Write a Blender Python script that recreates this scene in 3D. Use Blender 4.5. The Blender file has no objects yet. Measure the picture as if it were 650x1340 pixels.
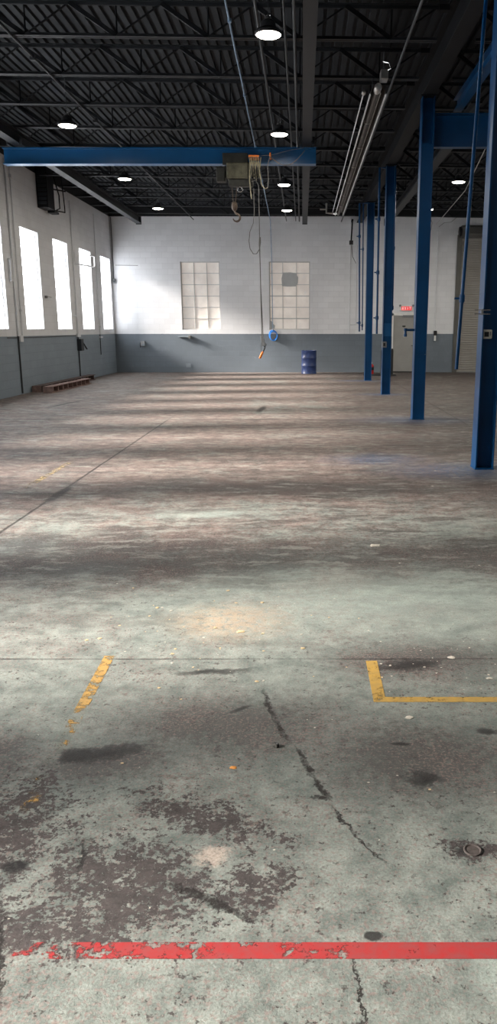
import bpy, bmesh, math, random
from mathutils import Vector, Matrix
random.seed(7)
R = math.radians
SC = bpy.context.scene
COL = SC.collection

# ------------------------------------------------------------------ camera
cam_d = bpy.data.cameras.new('camera')
cam = bpy.data.objects.new('camera', cam_d); COL.objects.link(cam)
cam.location = (0, 0, 1.63)
cam.rotation_euler = (R(90) - math.atan(239 / 1020), 0, 0)
cam_d.sensor_fit = 'AUTO'; cam_d.sensor_width = 36
cam_d.lens = 36 * 1020 / 1340
cam_d.shift_x = -70 / 1340
cam_d.clip_start = 0.05
SC.camera = cam

# ------------------------------------------------------------------ world, sun, exposure
w = bpy.data.worlds.new('sky'); SC.world = w; w.use_nodes = True
wn = w.node_tree.nodes; wl = w.node_tree.links; wn.clear()
bg = wn.new('ShaderNodeBackground'); wo = wn.new('ShaderNodeOutputWorld')
bg.inputs['Color'].default_value = (0.86, 0.93, 1.0, 1); bg.inputs['Strength'].default_value = 4.9
wl.new(bg.outputs[0], wo.inputs[0])

SUN_EL, SUN_AZ = R(25), R(8)
sd = bpy.data.lights.new('sun', 'SUN'); sd.energy = 31.0; sd.angle = R(14); sd.color = (1.0, 0.90, 0.80)
sun = bpy.data.objects.new('sun', sd); COL.objects.link(sun)
sun.rotation_euler = Vector((math.cos(SUN_EL) * math.cos(SUN_AZ), math.cos(SUN_EL) * math.sin(SUN_AZ), -math.sin(SUN_EL))).to_track_quat('-Z', 'Y').to_euler()
sun.location = (-20, 8, 14)

SC.view_settings.view_transform = 'Standard'
SC.view_settings.look = 'None'
SC.view_settings.gamma = 1
SC.view_settings.use_curve_mapping = False
SC.view_settings.exposure = 0.45
SC.render.engine = 'CYCLES'
SC.cycles.max_bounces = 10
SC.cycles.diffuse_bounces = 6
SC.cycles.transparent_max_bounces = 12
SC.cycles.use_denoising = True
SC.cycles.sample_clamp_indirect = 6

# ------------------------------------------------------------------ room numbers
XL, XR = -7.20, 9.60        # side walls (inner faces)
YB, YF = 30.80, -3.60       # far wall, wall behind the camera
ZD = 6.10                   # underside of roof deck
ZW = 5.73                   # top of the white paint
ZS = 1.46                   # top of the grey dado
WIN = [29.85 - 2.72 * k + (.40 if k > 4 else 0) for k in range(11)] + [.45]
WW, WZ0, WZ1 = 1.41, 1.64, 4.19
SLOPE = 0.012
def roof_dz(x): return -SLOPE * (x + 3)

# ------------------------------------------------------------------ mesh helper
class MB:
    def __init__(self): self.v = []; self.f = []
    def box(self, x0, x1, y0, y1, z0, z1):
        b = len(self.v)
        for z in (z0, z1):
            self.v += [Vector((x0, y0, z)), Vector((x1, y0, z)), Vector((x1, y1, z)), Vector((x0, y1, z))]
        self.f += [tuple(b + i for i in q) for q in ((0,3,2,1),(4,5,6,7),(0,1,5,4),(1,2,6,5),(2,3,7,6),(3,0,4,7))]
        return self
    def cbox(self, x, y, z, sx, sy, sz):
        return self.box(x - sx/2, x + sx/2, y - sy/2, y + sy/2, z - sz/2, z + sz/2)
    def loft(self, rings, cap=True, closed=True):
        b = len(self.v); n = len(rings[0])
        for r in rings: self.v += [Vector(p) for p in r]
        m = n if closed else n - 1
        for i in range(len(rings) - 1):
            for k in range(m):
                a = b + i*n + k; c = b + i*n + (k+1) % n
                self.f.append((a, c, c + n, a + n))
        if cap and closed:
            self.f.append(tuple(b + k for k in range(n))[::-1])
            self.f.append(tuple(b + (len(rings)-1)*n + k for k in range(n)))
        return self
    def tube(self, pts, r, n=8, cap=True):
        pts = [Vector(p) for p in pts]
        rings = []; up = None
        for i, p in enumerate(pts):
            d = (pts[min(i+1, len(pts)-1)] - pts[max(i-1, 0)])
            if d.length < 1e-9: d = Vector((0,0,1))
            d.normalize()
            if up is None:
                up = Vector((0,0,1)) if abs(d.z) < .9 else Vector((0,1,0))
            s = d.cross(up)
            if s.length < 1e-6: s = d.orthogonal()
            s.normalize(); u = s.cross(d).normalized(); up = u
            rr = r[i] if isinstance(r, (list, tuple)) else r
            rings.append([p + (s*math.cos(2*math.pi*k/n) + u*math.sin(2*math.pi*k/n))*rr for k in range(n)])
        return self.loft(rings, cap)
    def bar(self, a, b, w, h, up=(0,0,1)):
        a = Vector(a); b = Vector(b); d = (b-a).normalized(); up = Vector(up)
        s = d.cross(up)
        if s.length < 1e-6: s = d.orthogonal()
        s.normalize(); u = s.cross(d).normalized()
        return self.loft([[p + s*x*w/2 + u*y*h/2 for x, y in ((-1,-1),(1,-1),(1,1),(-1,1))] for p in (a, b)])
    def lathe(self, c, prof, n=24, axis='Z', cap=True):
        c = Vector(c); rings = []
        for r, h in prof:
            ring = []
            for k in range(n):
                a = 2*math.pi*k/n; x, y = r*math.cos(a), r*math.sin(a)
                if axis == 'Z': ring.append(c + Vector((x, y, h)))
                elif axis == 'Y': ring.append(c + Vector((x, h, -y)))
                else: ring.append(c + Vector((h, x, y)))
            rings.append(ring)
        return self.loft(rings, cap)
    def prism(self, poly, axis, t0, t1):
        # poly: 2D outline; axis: extrusion axis
        def P(a, b, t):
            return {'X': (t, a, b), 'Y': (a, t, b), 'Z': (a, b, t)}[axis]
        return self.loft([[P(a, b, t0) for a, b in poly], [P(a, b, t1) for a, b in poly]])
    def torus(self, c, R0, r, axis='Y', n=32, m=8, wob=0):
        pts = []
        c = Vector(c); b = len(self.v)
        for i in range(n):
            a = 2*math.pi*i/n
            rad = R0*(1 + wob*math.sin(3*a + 1))
            for k in range(m):
                t = 2*math.pi*k/m
                q = rad + r*math.cos(t); h = r*math.sin(t)
                if axis == 'Y': p = Vector((q*math.cos(a), h, q*math.sin(a)))
                elif axis == 'Z': p = Vector((q*math.cos(a), q*math.sin(a), h))
                else: p = Vector((h, q*math.cos(a), q*math.sin(a)))
                self.v.append(c + p)
        for i in range(n):
            for k in range(m):
                self.f.append((b+i*m+k, b+((i+1)%n)*m+k, b+((i+1)%n)*m+(k+1)%m, b+i*m+(k+1)%m))
        return self
    def build(self, name, mat, parent=None, bevel=0, smooth=False):
        org = Vector((0, 0, 0)); p = parent
        while p is not None: org += p.location; p = p.parent
        me = bpy.data.meshes.new(name)
        me.from_pydata([tuple(q - org) for q in self.v], [], self.f); me.update()
        bm = bmesh.new(); bm.from_mesh(me)
        bmesh.ops.recalc_face_normals(bm, faces=bm.faces[:])
        bm.to_mesh(me); bm.free()
        if smooth:
            me.set_sharp_from_angle(angle=R(40)) if False else None
            for pl in me.polygons: pl.use_smooth = True
            try: me.set_sharp_from_angle(angle=R(40))
            except Exception: pass
        o = bpy.data.objects.new(name, me); COL.objects.link(o)
        me.materials.append(mat)
        if parent: o.parent = parent
        if bevel:
            m = o.modifiers.new('bevel', 'BEVEL'); m.width = bevel; m.segments = 2; m.limit_method = 'ANGLE'
        return o

def tag(o, label=None, cat=None, group=None, kind=None):
    if label: o['label'] = label
    if cat: o['category'] = cat
    if group: o['group'] = group
    if kind: o['kind'] = kind
    return o
def empty(name, loc, label=None, cat=None, group=None, kind=None):
    o = bpy.data.objects.new(name, None); COL.objects.link(o); o.location = loc
    o.empty_display_size = .1
    return tag(o, label, cat, group, kind)
CHILDREN = {}
def kids(o): return [c for c in bpy.data.objects if c.parent == o]
def copy_tree(o, parent=None):
    c = o.copy(); COL.objects.link(c)
    if parent: c.parent = parent
    for ch in kids(o): copy_tree(ch, c)
    return c
def stru(o): o['kind'] = 'structure'; return o
ORD = ['first','second','third','fourth','fifth','sixth','seventh','eighth','ninth','tenth','eleventh','twelfth','thirteenth','fourteenth']

# ------------------------------------------------------------------ materials
def newmat(name):
    m = bpy.data.materials.new(name); m.use_nodes = True
    return m, m.node_tree.nodes, m.node_tree.links, m.node_tree.nodes['Principled BSDF']
def mix_rgb(n, l, fac, a, b, mode='MIX'):
    x = n.new('ShaderNodeMix'); x.data_type = 'RGBA'; x.blend_type = mode
    for sock, val in ((x.inputs[0], fac), (x.inputs[6], a), (x.inputs[7], b)):
        if isinstance(val, bpy.types.NodeSocket): l.new(val, sock)
        elif isinstance(val, (int, float)): sock.default_value = val if sock.type == 'VALUE' else (val, val, val, 1)
        else: sock.default_value = (*val, 1)
    return x.outputs[2]
def noise(n, l, vec, scale, detail=4, rough=.55, dist=0):
    x = n.new('ShaderNodeTexNoise'); x.inputs['Scale'].default_value = scale
    x.inputs['Detail'].default_value = detail; x.inputs['Roughness'].default_value = rough
    x.inputs['Distortion'].default_value = dist
    if vec is not None: l.new(vec, x.inputs['Vector'])
    return x.outputs[0]
def ramp(n, l, val, a, b, lo=0., hi=1., smooth=False):
    x = n.new('ShaderNodeMapRange'); x.clamp = True
    if smooth: x.interpolation_type = 'SMOOTHSTEP'
    l.new(val, x.inputs[0])
    x.inputs[1].default_value = a; x.inputs[2].default_value = b; x.inputs[3].default_value = lo; x.inputs[4].default_value = hi
    return x.outputs[0]
def mth(n, l, op, a, b=None, c=None):
    x = n.new('ShaderNodeMath'); x.operation = op
    for i, v in enumerate((a, b, c)):
        if v is None: continue
        if isinstance(v, bpy.types.NodeSocket): l.new(v, x.inputs[i])
        else: x.inputs[i].default_value = v
    return x.outputs[0]
def objvec(n):
    g = n.new('ShaderNodeNewGeometry'); return g.outputs['Position']
def simple(name, col, rough=.6, metal=0., var=.12, scale=3., spec=.4, bump=0., bscale=40):
    m, n, l, b = newmat(name)
    pos = n.new('ShaderNodeTexCoord').outputs['Object']
    f = noise(n, l, pos, scale, 5)
    fr = ramp(n, l, f, .3, .7)
    d = tuple(c*(1-var) for c in col); h = tuple(min(1, c*(1+var)) for c in col)
    l.new(mix_rgb(n, l, fr, d, h), b.inputs['Base Color'])
    b.inputs['Roughness'].default_value = rough; b.inputs['Metallic'].default_value = metal
    b.inputs['Specular IOR Level'].default_value = spec
    if bump:
        bp = n.new('ShaderNodeBump'); bp.inputs['Strength'].default_value = bump; bp.inputs['Distance'].default_value = .01
        l.new(noise(n, l, pos, bscale, 4), bp.inputs['Height']); l.new(bp.outputs[0], b.inputs['Normal'])
    return m
def emis(name, col, s):
    m, n, l, b = newmat(name)
    b.inputs['Base Color'].default_value = (*col, 1)
    b.inputs['Emission Color'].default_value = (*col, 1); b.inputs['Emission Strength'].default_value = s
    return m

M = {}
M['blue'] = simple('blue_paint', (.001, .048, .145), .36, 0, .15, 2.5, .35, .08, 60)
M['bluelight'] = simple('blue_crane_paint', (.005, .088, .235), .34, 0, .12, 1.5, .5, .05, 60)
M['charcoal'] = simple('charcoal_deck_paint', (.017, .021, .026), .75, 0, .25, 1.2, .3)
M['blacksteel'] = simple('black_steel_paint', (.006, .007, .009), .65, 0, .3, 2, .25)
M['greysteel'] = simple('dark_grey_steel_paint', (.016, .019, .023), .55, 0, .2, 2, .4)
M['galv'] = simple('galvanised_sheet', (.55, .54, .52), .28, .9, .15, 8, .5)
M['tube'] = simple('heater_tube_steel', (.075, .066, .058), .5, .5, .25, 6, .5)
M['white'] = simple('white_enamel', (.72, .72, .70), .45, 0, .05, 6)
M['wallpipe'] = simple('wall_coloured_conduit', (.68, .69, .71), .5, 0, .06, 5)
M['darkpipe'] = simple('dark_conduit', (.05, .055, .06), .5, .2, .2, 5)
M['hoist'] = simple('dirty_olive_housing', (.10, .095, .065), .6, .1, .35, 9, .4, .15, 50)
M['hoistdark'] = simple('dark_motor_housing', (.035, .035, .03), .6, .2, .3, 9)
M['rubber'] = simple('black_rubber', (.02, .02, .022), .6, 0, .2, 20)
M['cable'] = simple('grey_cable', (.12, .115, .11), .6, 0, .2, 20)
M['tancable'] = simple('tan_festoon_cable', (.28, .25, .17), .6, 0, .25, 20)
M['orange'] = simple('orange_plastic', (.75, .20, .03), .5, 0, .2, 30)
M['hook'] = simple('worn_hook_steel', (.12, .09, .07), .5, .5, .3, 30)
M['navy'] = simple('navy_drum_paint', (.022, .045, .15), .42, 0, .25, 6, .5, .1, 30)
M['hose'] = simple('bright_blue_hose', (.04, .22, .65), .4, 0, .1, 20)
M['airline'] = simple('pale_blue_air_line', (.22, .32, .45), .45, 0, .35, 6)
M['door'] = simple('grey_door_paint', (.30, .295, .28), .5, 0, .08, 2)
M['shutter'] = simple('grey_shutter_slats', (.26, .245, .225), .5, .1, .1, 2)
M['shutterdark'] = simple('dark_shutter_hood', (.10, .098, .09), .5, .2, .15, 2)
M['rust'] = simple('rust_brown_primer', (.27, .185, .165), .7, .1, .35, 8, .3, .2, 50)
M['rustdark'] = simple('dark_brown_primer', (.12, .085, .08), .7, .1, .35, 8, .3, .2, 50)
M['redpaint'] = simple('red_enamel', (.60, .03, .025), .4, 0, .15, 10)
M['blackplastic'] = simple('black_plastic', (.015, .015, .017), .5, 0, .2, 10)
M['greyplastic'] = simple('grey_panel', (.22, .23, .24), .5, 0, .15, 10)
M['dadoplate'] = simple('dado_coloured_plate', (.20, .235, .265), .5, 0, .1, 10)
M['beige'] = simple('beige_plastic', (.82, .80, .70), .5, 0, .05, 10)
M['chrome'] = simple('bright_metal', (.6, .6, .6), .25, 1, .1, 10)
M['exit'] = emis('lit_red_sign', (.85, .05, .06), .38)
M['exitw'] = emis('lit_white_sign', (.85, .75, .72), .25)
M['led'] = emis('lit_led_lens', (1.0, .93, .80), 14)

# ---- glass-block window panel: clear-ish blocks scattering part of the light
def pane_mat():
    m, n, l, b = newmat('glass_block')
    n.remove(b)
    out = n['Material Output']
    t = n.new('ShaderNodeBsdfTransparent'); t.inputs[0].default_value = (.96, .98, 1, 1)
    tr = n.new('ShaderNodeBsdfTranslucent'); tr.inputs[0].default_value = (.95, .97, 1, 1)
    g = n.new('ShaderNodeBsdfGlossy'); g.inputs['Roughness'].default_value = .15
    m1 = n.new('ShaderNodeMixShader'); m1.inputs[0].default_value = .25
    l.new(t.outputs[0], m1.inputs[1]); l.new(tr.outputs[0], m1.inputs[2])
    m2 = n.new('ShaderNodeMixShader'); m2.inputs[0].default_value = .05
    l.new(m1.outputs[0], m2.inputs[1]); l.new(g.outputs[0], m2.inputs[2])
    l.new(m2.outputs[0], out.inputs[0])
    return m
M['pane'] = pane_mat()
M['mortar'] = simple('white_mortar', (.75, .76, .78), .7, 0, .05, 5)

# ---- painted block wall (white above a grey dado, black above the paint line)
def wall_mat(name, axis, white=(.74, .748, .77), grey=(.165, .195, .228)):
    m, n, l, b = newmat(name)
    pos = objvec(n)
    sep = n.new('ShaderNodeSeparateXYZ'); l.new(pos, sep.inputs[0])
    comb = n.new('ShaderNodeCombineXYZ')
    l.new(sep.outputs['X' if axis == 'X' else 'Y'], comb.inputs[0]); l.new(sep.outputs['Z'], comb.inputs[1])
    br = n.new('ShaderNodeTexBrick'); l.new(comb.outputs[0], br.inputs['Vector'])
    br.inputs['Scale'].default_value = 1; br.inputs['Brick Width'].default_value = .406; br.inputs['Row Height'].default_value = .203
    br.inputs['Mortar Size'].default_value = .006; br.inputs['Mortar Smooth'].default_value = .6
    br.inputs['Color1'].default_value = (1,1,1,1); br.inputs['Color2'].default_value = (.93,.93,.93,1); br.inputs['Mortar'].default_value = (.86,.86,.86,1)
    nz = noise(n, l, pos, .7, 5)
    dirt = ramp(n, l, nz, .35, .75, 1.0, .90)
    wob = noise(n, l, pos, 14, 2)
    zz = mth(n, l, 'ADD', sep.outputs['Z'], mth(n, l, 'MULTIPLY', mth(n, l, 'SUBTRACT', wob, .5), .012))
    top = ramp(n, l, zz, ZS - .004, ZS + .004)
    blk = ramp(n, l, zz, ZW - .005, ZW + .005)
    scf = ramp(n, l, noise(n, l, pos, 3.0, 6, .7), .56, .75, 0, .35)
    g2 = mix_rgb(n, l, scf, grey, tuple(c*1.35 for c in grey))
    # scraped pale mortar lines and chips in the dado
    c1 = mix_rgb(n, l, top, g2, white)
    c2 = mix_rgb(n, l, blk, c1, (.012, .013, .015))
    c3 = mix_rgb(n, l, 1.0, c2, br.outputs['Color'], 'MULTIPLY')
    c4 = mix_rgb(n, l, 1.0, c3, dirt, 'MULTIPLY')
    l.new(c4, b.inputs['Base Color'])
    b.inputs['Roughness'].default_value = .62; b.inputs['Specular IOR Level'].default_value = .3
    bp = n.new('ShaderNodeBump'); bp.inputs['Strength'].default_value = .5; bp.inputs['Distance'].default_value = .006
    hh = mth(n, l, 'ADD', mth(n, l, 'MULTIPLY', br.outputs['Fac'], -1.0), mth(n, l, 'MULTIPLY', noise(n, l, pos, 60, 3), .35))
    l.new(hh, bp.inputs['Height']); l.new(bp.outputs[0], b.inputs['Normal'])
    return m
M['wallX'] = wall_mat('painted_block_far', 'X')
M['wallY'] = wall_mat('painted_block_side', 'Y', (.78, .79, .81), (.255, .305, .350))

# ---- floor
def floor_mat():
    m, n, l, b = newmat('worn_painted_concrete')
    pos = objvec(n)
    sep = n.new('ShaderNodeSeparateXYZ'); l.new(pos, sep.inputs[0])
    X, Y = sep.outputs['X'], sep.outputs['Y']
    wn_ = n.new('ShaderNodeTexNoise'); wn_.inputs['Scale'].default_value = 3.2; wn_.inputs['Detail'].default_value = 6; wn_.inputs['Roughness'].default_value = .7
    l.new(pos, wn_.inputs['Vector'])
    off = n.new('ShaderNodeVectorMath'); off.operation = 'SUBTRACT'; l.new(wn_.outputs['Color'], off.inputs[0]); off.inputs[1].default_value = (.5, .5, .5)
    def warped(a):
        s = n.new('ShaderNodeVectorMath'); s.operation = 'SCALE'; l.new(off.outputs[0], s.inputs[0]); s.inputs['Scale'].default_value = a
        ad = n.new('ShaderNodeVectorMath'); ad.operation = 'ADD'; l.new(pos, ad.inputs[0]); l.new(s.outputs[0], ad.inputs[1])
        return ad.outputs[0]
    w2 = n.new('ShaderNodeTexNoise'); w2.inputs['Scale'].default_value = 34; w2.inputs['Detail'].default_value = 5; w2.inputs['Roughness'].default_value = .7
    l.new(pos, w2.inputs['Vector'])
    def warped2(a, b_):
        s0 = n.new('ShaderNodeVectorMath'); s0.operation = 'SUBTRACT'; l.new(w2.outputs['Color'], s0.inputs[0]); s0.inputs[1].default_value = (.5, .5, .5)
        s1 = n.new('ShaderNodeVectorMath'); s1.operation = 'SCALE'; l.new(s0.outputs[0], s1.inputs[0]); s1.inputs['Scale'].default_value = b_
        s2 = n.new('ShaderNodeVectorMath'); s2.operation = 'ADD'; l.new(warped(a), s2.inputs[0]); l.new(s1.outputs[0], s2.inputs[1])
        return s2.outputs[0]
    W = {0: pos, .04: warped2(.10, .07), .05: warped(.05), .25: warped(.25), .8: warped(.8), 2.5: warped(2.5)}
    def ell(x, y, rx, ry, rot=0, wp=.25, soft=.5):
        mp = n.new('ShaderNodeMapping'); mp.vector_type = 'TEXTURE'
        l.new(W[wp], mp.inputs['Vector'])
        mp.inputs['Location'].default_value = (x, y, 0); mp.inputs['Rotation'].default_value = (0, 0, R(rot)); mp.inputs['Scale'].default_value = (rx, ry, 1e4)
        ln = n.new('ShaderNodeVectorMath'); ln.operation = 'LENGTH'; l.new(mp.outputs[0], ln.inputs[0])
        return ramp(n, l, ln.outputs['Value'], 1 + soft, 1 - soft, smooth=True)
    def union(lst):
        o = lst[0]
        for q in lst[1:]: o = mth(n, l, 'MAXIMUM', o, q)
        return o
    def seg(x0, y0, x1, y1, wd, wp=.04, soft=.5):
        L = math.hypot(x1-x0, y1-y0)
        return ell((x0+x1)/2, (y0+y1)/2, L/2, wd, math.degrees(math.atan2(y1-y0, x1-x0)), wp, soft)
    # base paint, worn to bare concrete
    big = noise(n, l, pos, .33, 5, .6, .4)
    mid = noise(n, l, pos, 1.6, 8, .70, .3)
    med = noise(n, l, pos, 6.5, 8, .74)
    fine = noise(n, l, pos, 22, 7, .76)
    vfine = noise(n, l, pos, 120, 5, .75)
    green = mix_rgb(n, l, ramp(n, l, med, .38, .62), (.125, .150, .138), (.275, .305, .278))
    brown = mix_rgb(n, l, ramp(n, l, med, .38, .62), (.068, .051, .047), (.250, .200, .176))
    dist = ramp(n, l, Y, 3.0, 9.0, -.09, .17)
    wsum = mth(n, l, 'ADD', mth(n, l, 'ADD', mth(n, l, 'MULTIPLY', big, .55), mth(n, l, 'MULTIPLY', mid, .45)), dist)
    wsum = mth(n, l, 'ADD', wsum, mth(n, l, 'MULTIPLY', mth(n, l, 'SUBTRACT', fine, .5), .75))
    wear = ramp(n, l, wsum, .50, .62)
    c = mix_rgb(n, l, wear, green, brown)
    # brown dirt ground in beyond the columns, with the bay's dimness painted in
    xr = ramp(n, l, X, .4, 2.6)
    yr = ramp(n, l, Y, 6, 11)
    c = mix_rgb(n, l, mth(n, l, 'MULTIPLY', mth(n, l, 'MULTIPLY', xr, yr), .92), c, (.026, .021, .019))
    # soft dirty zones broken by grain; the widest also paints shade between window bands
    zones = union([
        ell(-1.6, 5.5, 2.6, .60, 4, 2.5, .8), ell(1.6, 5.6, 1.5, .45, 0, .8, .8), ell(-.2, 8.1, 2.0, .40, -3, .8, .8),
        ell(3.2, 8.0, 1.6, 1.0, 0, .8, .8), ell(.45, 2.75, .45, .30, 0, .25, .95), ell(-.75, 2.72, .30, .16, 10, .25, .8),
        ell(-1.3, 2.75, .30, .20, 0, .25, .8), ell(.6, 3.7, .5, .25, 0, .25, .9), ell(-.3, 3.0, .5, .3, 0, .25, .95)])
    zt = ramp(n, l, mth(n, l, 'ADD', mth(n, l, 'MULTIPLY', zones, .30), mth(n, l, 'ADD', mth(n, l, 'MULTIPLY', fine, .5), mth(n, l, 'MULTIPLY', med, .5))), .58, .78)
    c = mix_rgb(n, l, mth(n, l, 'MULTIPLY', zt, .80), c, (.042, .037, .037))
    # scuffs scattered over the whole floor
    sc1 = ramp(n, l, mth(n, l, 'ADD', mth(n, l, 'MULTIPLY', fine, .6), mth(n, l, 'MULTIPLY', mid, .4)), .555, .60)
    c = mix_rgb(n, l, mth(n, l, 'MULTIPLY', sc1, .62), c, (.085, .068, .063))
    # streaky scuffing and surviving paint across the wide floor
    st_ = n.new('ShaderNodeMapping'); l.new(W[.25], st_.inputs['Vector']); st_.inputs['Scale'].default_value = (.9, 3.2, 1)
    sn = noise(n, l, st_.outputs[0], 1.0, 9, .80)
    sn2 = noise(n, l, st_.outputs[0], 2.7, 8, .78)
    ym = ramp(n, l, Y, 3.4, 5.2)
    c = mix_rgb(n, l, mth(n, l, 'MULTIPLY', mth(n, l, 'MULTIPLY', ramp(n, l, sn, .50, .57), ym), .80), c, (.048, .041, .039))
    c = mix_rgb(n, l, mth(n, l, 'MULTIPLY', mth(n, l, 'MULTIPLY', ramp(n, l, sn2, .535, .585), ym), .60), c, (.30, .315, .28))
    # pinkish specks where the paint is thin
    spk = ramp(n, l, mth(n, l, 'ADD', mth(n, l, 'MULTIPLY', noise(n, l, pos, 75, 5, .7), .75), mth(n, l, 'MULTIPLY', mid, .25)), .52, .57)
    c = mix_rgb(n, l, mth(n, l, 'MULTIPLY', spk, .62), c, (.235, .165, .152))
    # peeled paint, crisp ragged edges
    peelz = union([
        ell(-.52, 2.03, .27, .20, -20, .25, .9), ell(-.14, 2.03, .14, .09, 30, .25, .9), ell(-.33, 2.36, .28, .09, -25, .25, .9),
        ell(.55, 2.19, .12, .05, 0, .05, .7), ell(-.9, 1.78, .30, .06, 5, .25, .9), ell(-1.0, 2.25, .22, .30, 0, .25, .95), ell(-.95, 2.5, .08, .14, 0, .05, .8),
        ell(-.75, 1.85, .35, .10, 0, .25, .95)])
    pn = mth(n, l, 'ADD', mth(n, l, 'MULTIPLY', noise(n, l, pos, 14, 9, .76), .50), mth(n, l, 'MULTIPLY', noise(n, l, pos, 55, 6, .74), .50))
    pk = mth(n, l, 'ADD', pn, mth(n, l, 'MULTIPLY', peelz, .125))
    peel = ramp(n, l, pk, .580, .594)
    pcol = mix_rgb(n, l, ramp(n, l, fine, .35, .65), (.032, .026, .027), (.080, .065, .064))
    c = mix_rgb(n, l, mth(n, l, 'MULTIPLY', peel, .95), c, pcol)
    # small pocks
    pk2 = noise(n, l, pos, 34, 6, .72)
    pock = mth(n, l, 'MULTIPLY', ramp(n, l, pk2, .590, .615), ramp(n, l, noise(n, l, pos, 5, 3), .40, .55))
    c = mix_rgb(n, l, mth(n, l, 'MULTIPLY', pock, .88), c, (.050, .040, .039))
    # black oil stains
    oil = union([ell(-.88, 2.76, .075, .075, 0, .25, .5), ell(-.76, 2.77, .13, .07, 10, .25, .8), ell(-.895, 2.11, .045, .028, 10, .05, .3), ell(.2, 1.824, .027, .018, 0, .05, .25),
                 ell(.765, 2.95, .045, .03, 0, .05, .6), ell(.445, 2.62, .07, .05, 0, .25, .9), ell(.40, 2.85, .04, .015, 0, .05, .7), ell(.53, 2.19, .05, .022, 0, .05, .7),
                 ell(-.27, 3.15, .06, .015, 40, .05, .9), ell(-.45, 3.55, .18, .03, 5, .25, .9), ell(.55, 3.6, .18, .06, 0, .25, .9)])
    oil = mth(n, l, 'MULTIPLY', oil, ramp(n, l, mth(n, l, 'ADD', mth(n, l, 'MULTIPLY', fine, .6), mth(n, l, 'MULTIPLY', oil, .25)), .37, .45))
    c = mix_rgb(n, l, mth(n, l, 'MULTIPLY', oil, .88), c, (.009, .008, .009))
    # pale bare spots and sandy patch
    sand = ell(-.42, 4.22, .26, .22, 0, .25, .9)
    c = mix_rgb(n, l, mth(n, l, 'MULTIPLY', mth(n, l, 'MULTIPLY', sand, ramp(n, l, fine, .38, .54)), .75), c, (.44, .31, .20))
    pale = mth(n, l, 'MULTIPLY', ell(-.285, 2.155, .06, .045, 30, .04, .4), ramp(n, l, med, .44, .50))
    c = mix_rgb(n, l, mth(n, l, 'MULTIPLY', pale, .8), c, (.50, .42, .36))
    mint = union([ell(-.9, 6.85, .36, .16, 0, .8, .7), ell(.55, 1.68, .10, .10, 0, .25, .6), ell(.4, 4.6, 1.0, .55, 0, .8, .9)])
    c = mix_rgb(n, l, mth(n, l, 'MULTIPLY', mint, .38), c, (.38, .46, .42))
    # blue overspray around the column bases
    spray = union([ell(1.95, 9.1, .8, .45, 0, .25, .9), ell(.95, 9.95, .50, .35, 5, .8, .95), ell(2.15, 14.4, .9, .5, 0, .25, .9), ell(2.1, 20.2, .5, .3, 0, .25, .9), ell(1.9, 25.7, .7, .3, 0, .25, .9)])
    c = mix_rgb(n, l, mth(n, l, 'MULTIPLY', mth(n, l, 'MULTIPLY', spray, ramp(n, l, fine, .38, .60)), .55), c, (.026, .105, .26))
    # joints and cracks
    jn = []
    def joint(s, at, hw, amp=.02):
        d = mth(n, l, 'ABSOLUTE', mth(n, l, 'ADD', mth(n, l, 'SUBTRACT', s, at), mth(n, l, 'MULTIPLY', mth(n, l, 'SUBTRACT', mid, .5), amp)))
        return ramp(n, l, d, hw*1.5, hw*.5)
    jy = ramp(n, l, mid, .42, .60, .25, 1.0)
    jn.append(mth(n, l, 'MULTIPLY', joint(Y, 3.684, .006), jy))
    jn.append(mth(n, l, 'MULTIPLY', joint(Y, 14.48, .030), 1.0))
    jn.append(mth(n, l, 'MULTIPLY', mth(n, l, 'MULTIPLY', joint(X, -2.48, .014, .01), ramp(n, l, Y, 15.5, 14.0)), .9))
    jn.append(mth(n, l, 'MULTIPLY', joint(X, 2.9, .012, .01), .7))
    cr = [(-.177,3.33,-.12,3.05,.010), (-.12,3.05,-.05,2.89,.013), (-.02,2.82,.015,2.70,.012), (.015,2.70,.04,2.60,.015), (.04,2.60,.11,2.48,.012), (.03,2.475,.105,2.485,.012),
          (.12,2.42,.17,2.27,.006), (.17,2.27,.26,2.13,.004), (-.705,2.21,-.685,2.10,.010), (-.40,2.03,-.14,1.90,.014), (-5.45,16.6,-5.2,18.5,.05), (-.89,15.75,-.80,17.1,.07),
          (-2.47,7.3,-2.46,8.2,.05), (.13,1.78,.16,1.5,.004), (-.85,1.9,-.75,1.6,.006)]
    jn += [seg(*q[:4], q[4]) for q in cr]
    jj = mth(n, l, 'MULTIPLY', union(jn), ramp(n, l, fine, .30, .48, .15, 1))
    c = mix_rgb(n, l, mth(n, l, 'MULTIPLY', jj, .96), c, (.016, .013, .012))
    # overall fine grain
    gr = ramp(n, l, vfine, .30, .70, .66, 1.30)
    c = mix_rgb(n, l, 1.0, c, gr, 'MULTIPLY')
    l.new(c, b.inputs['Base Color'])
    ro = ramp(n, l, mth(n, l, 'ADD', mid, mth(n, l, 'MULTIPLY', peel, .2)), .3, .8, .50, .78)
    l.new(ro, b.inputs['Roughness']); b.inputs['Specular IOR Level'].default_value = .35
    bp = n.new('ShaderNodeBump'); bp.inputs['Strength'].default_value = .8; bp.inputs['Distance'].default_value = .005
    h = mth(n, l, 'ADD', mth(n, l, 'MULTIPLY', fine, .9), mth(n, l, 'MULTIPLY', vfine, .5))
    h = mth(n, l, 'SUBTRACT', h, mth(n, l, 'MULTIPLY', peel, .45))
    h = mth(n, l, 'SUBTRACT', h, mth(n, l, 'MULTIPLY', pock, .6))
    h = mth(n, l, 'SUBTRACT', h, mth(n, l, 'MULTIPLY', jj, 1.2))
    l.new(h, bp.inputs['Height']); l.new(bp.outputs[0], b.inputs['Normal'])
    return m
M['floor'] = floor_mat()

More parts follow.
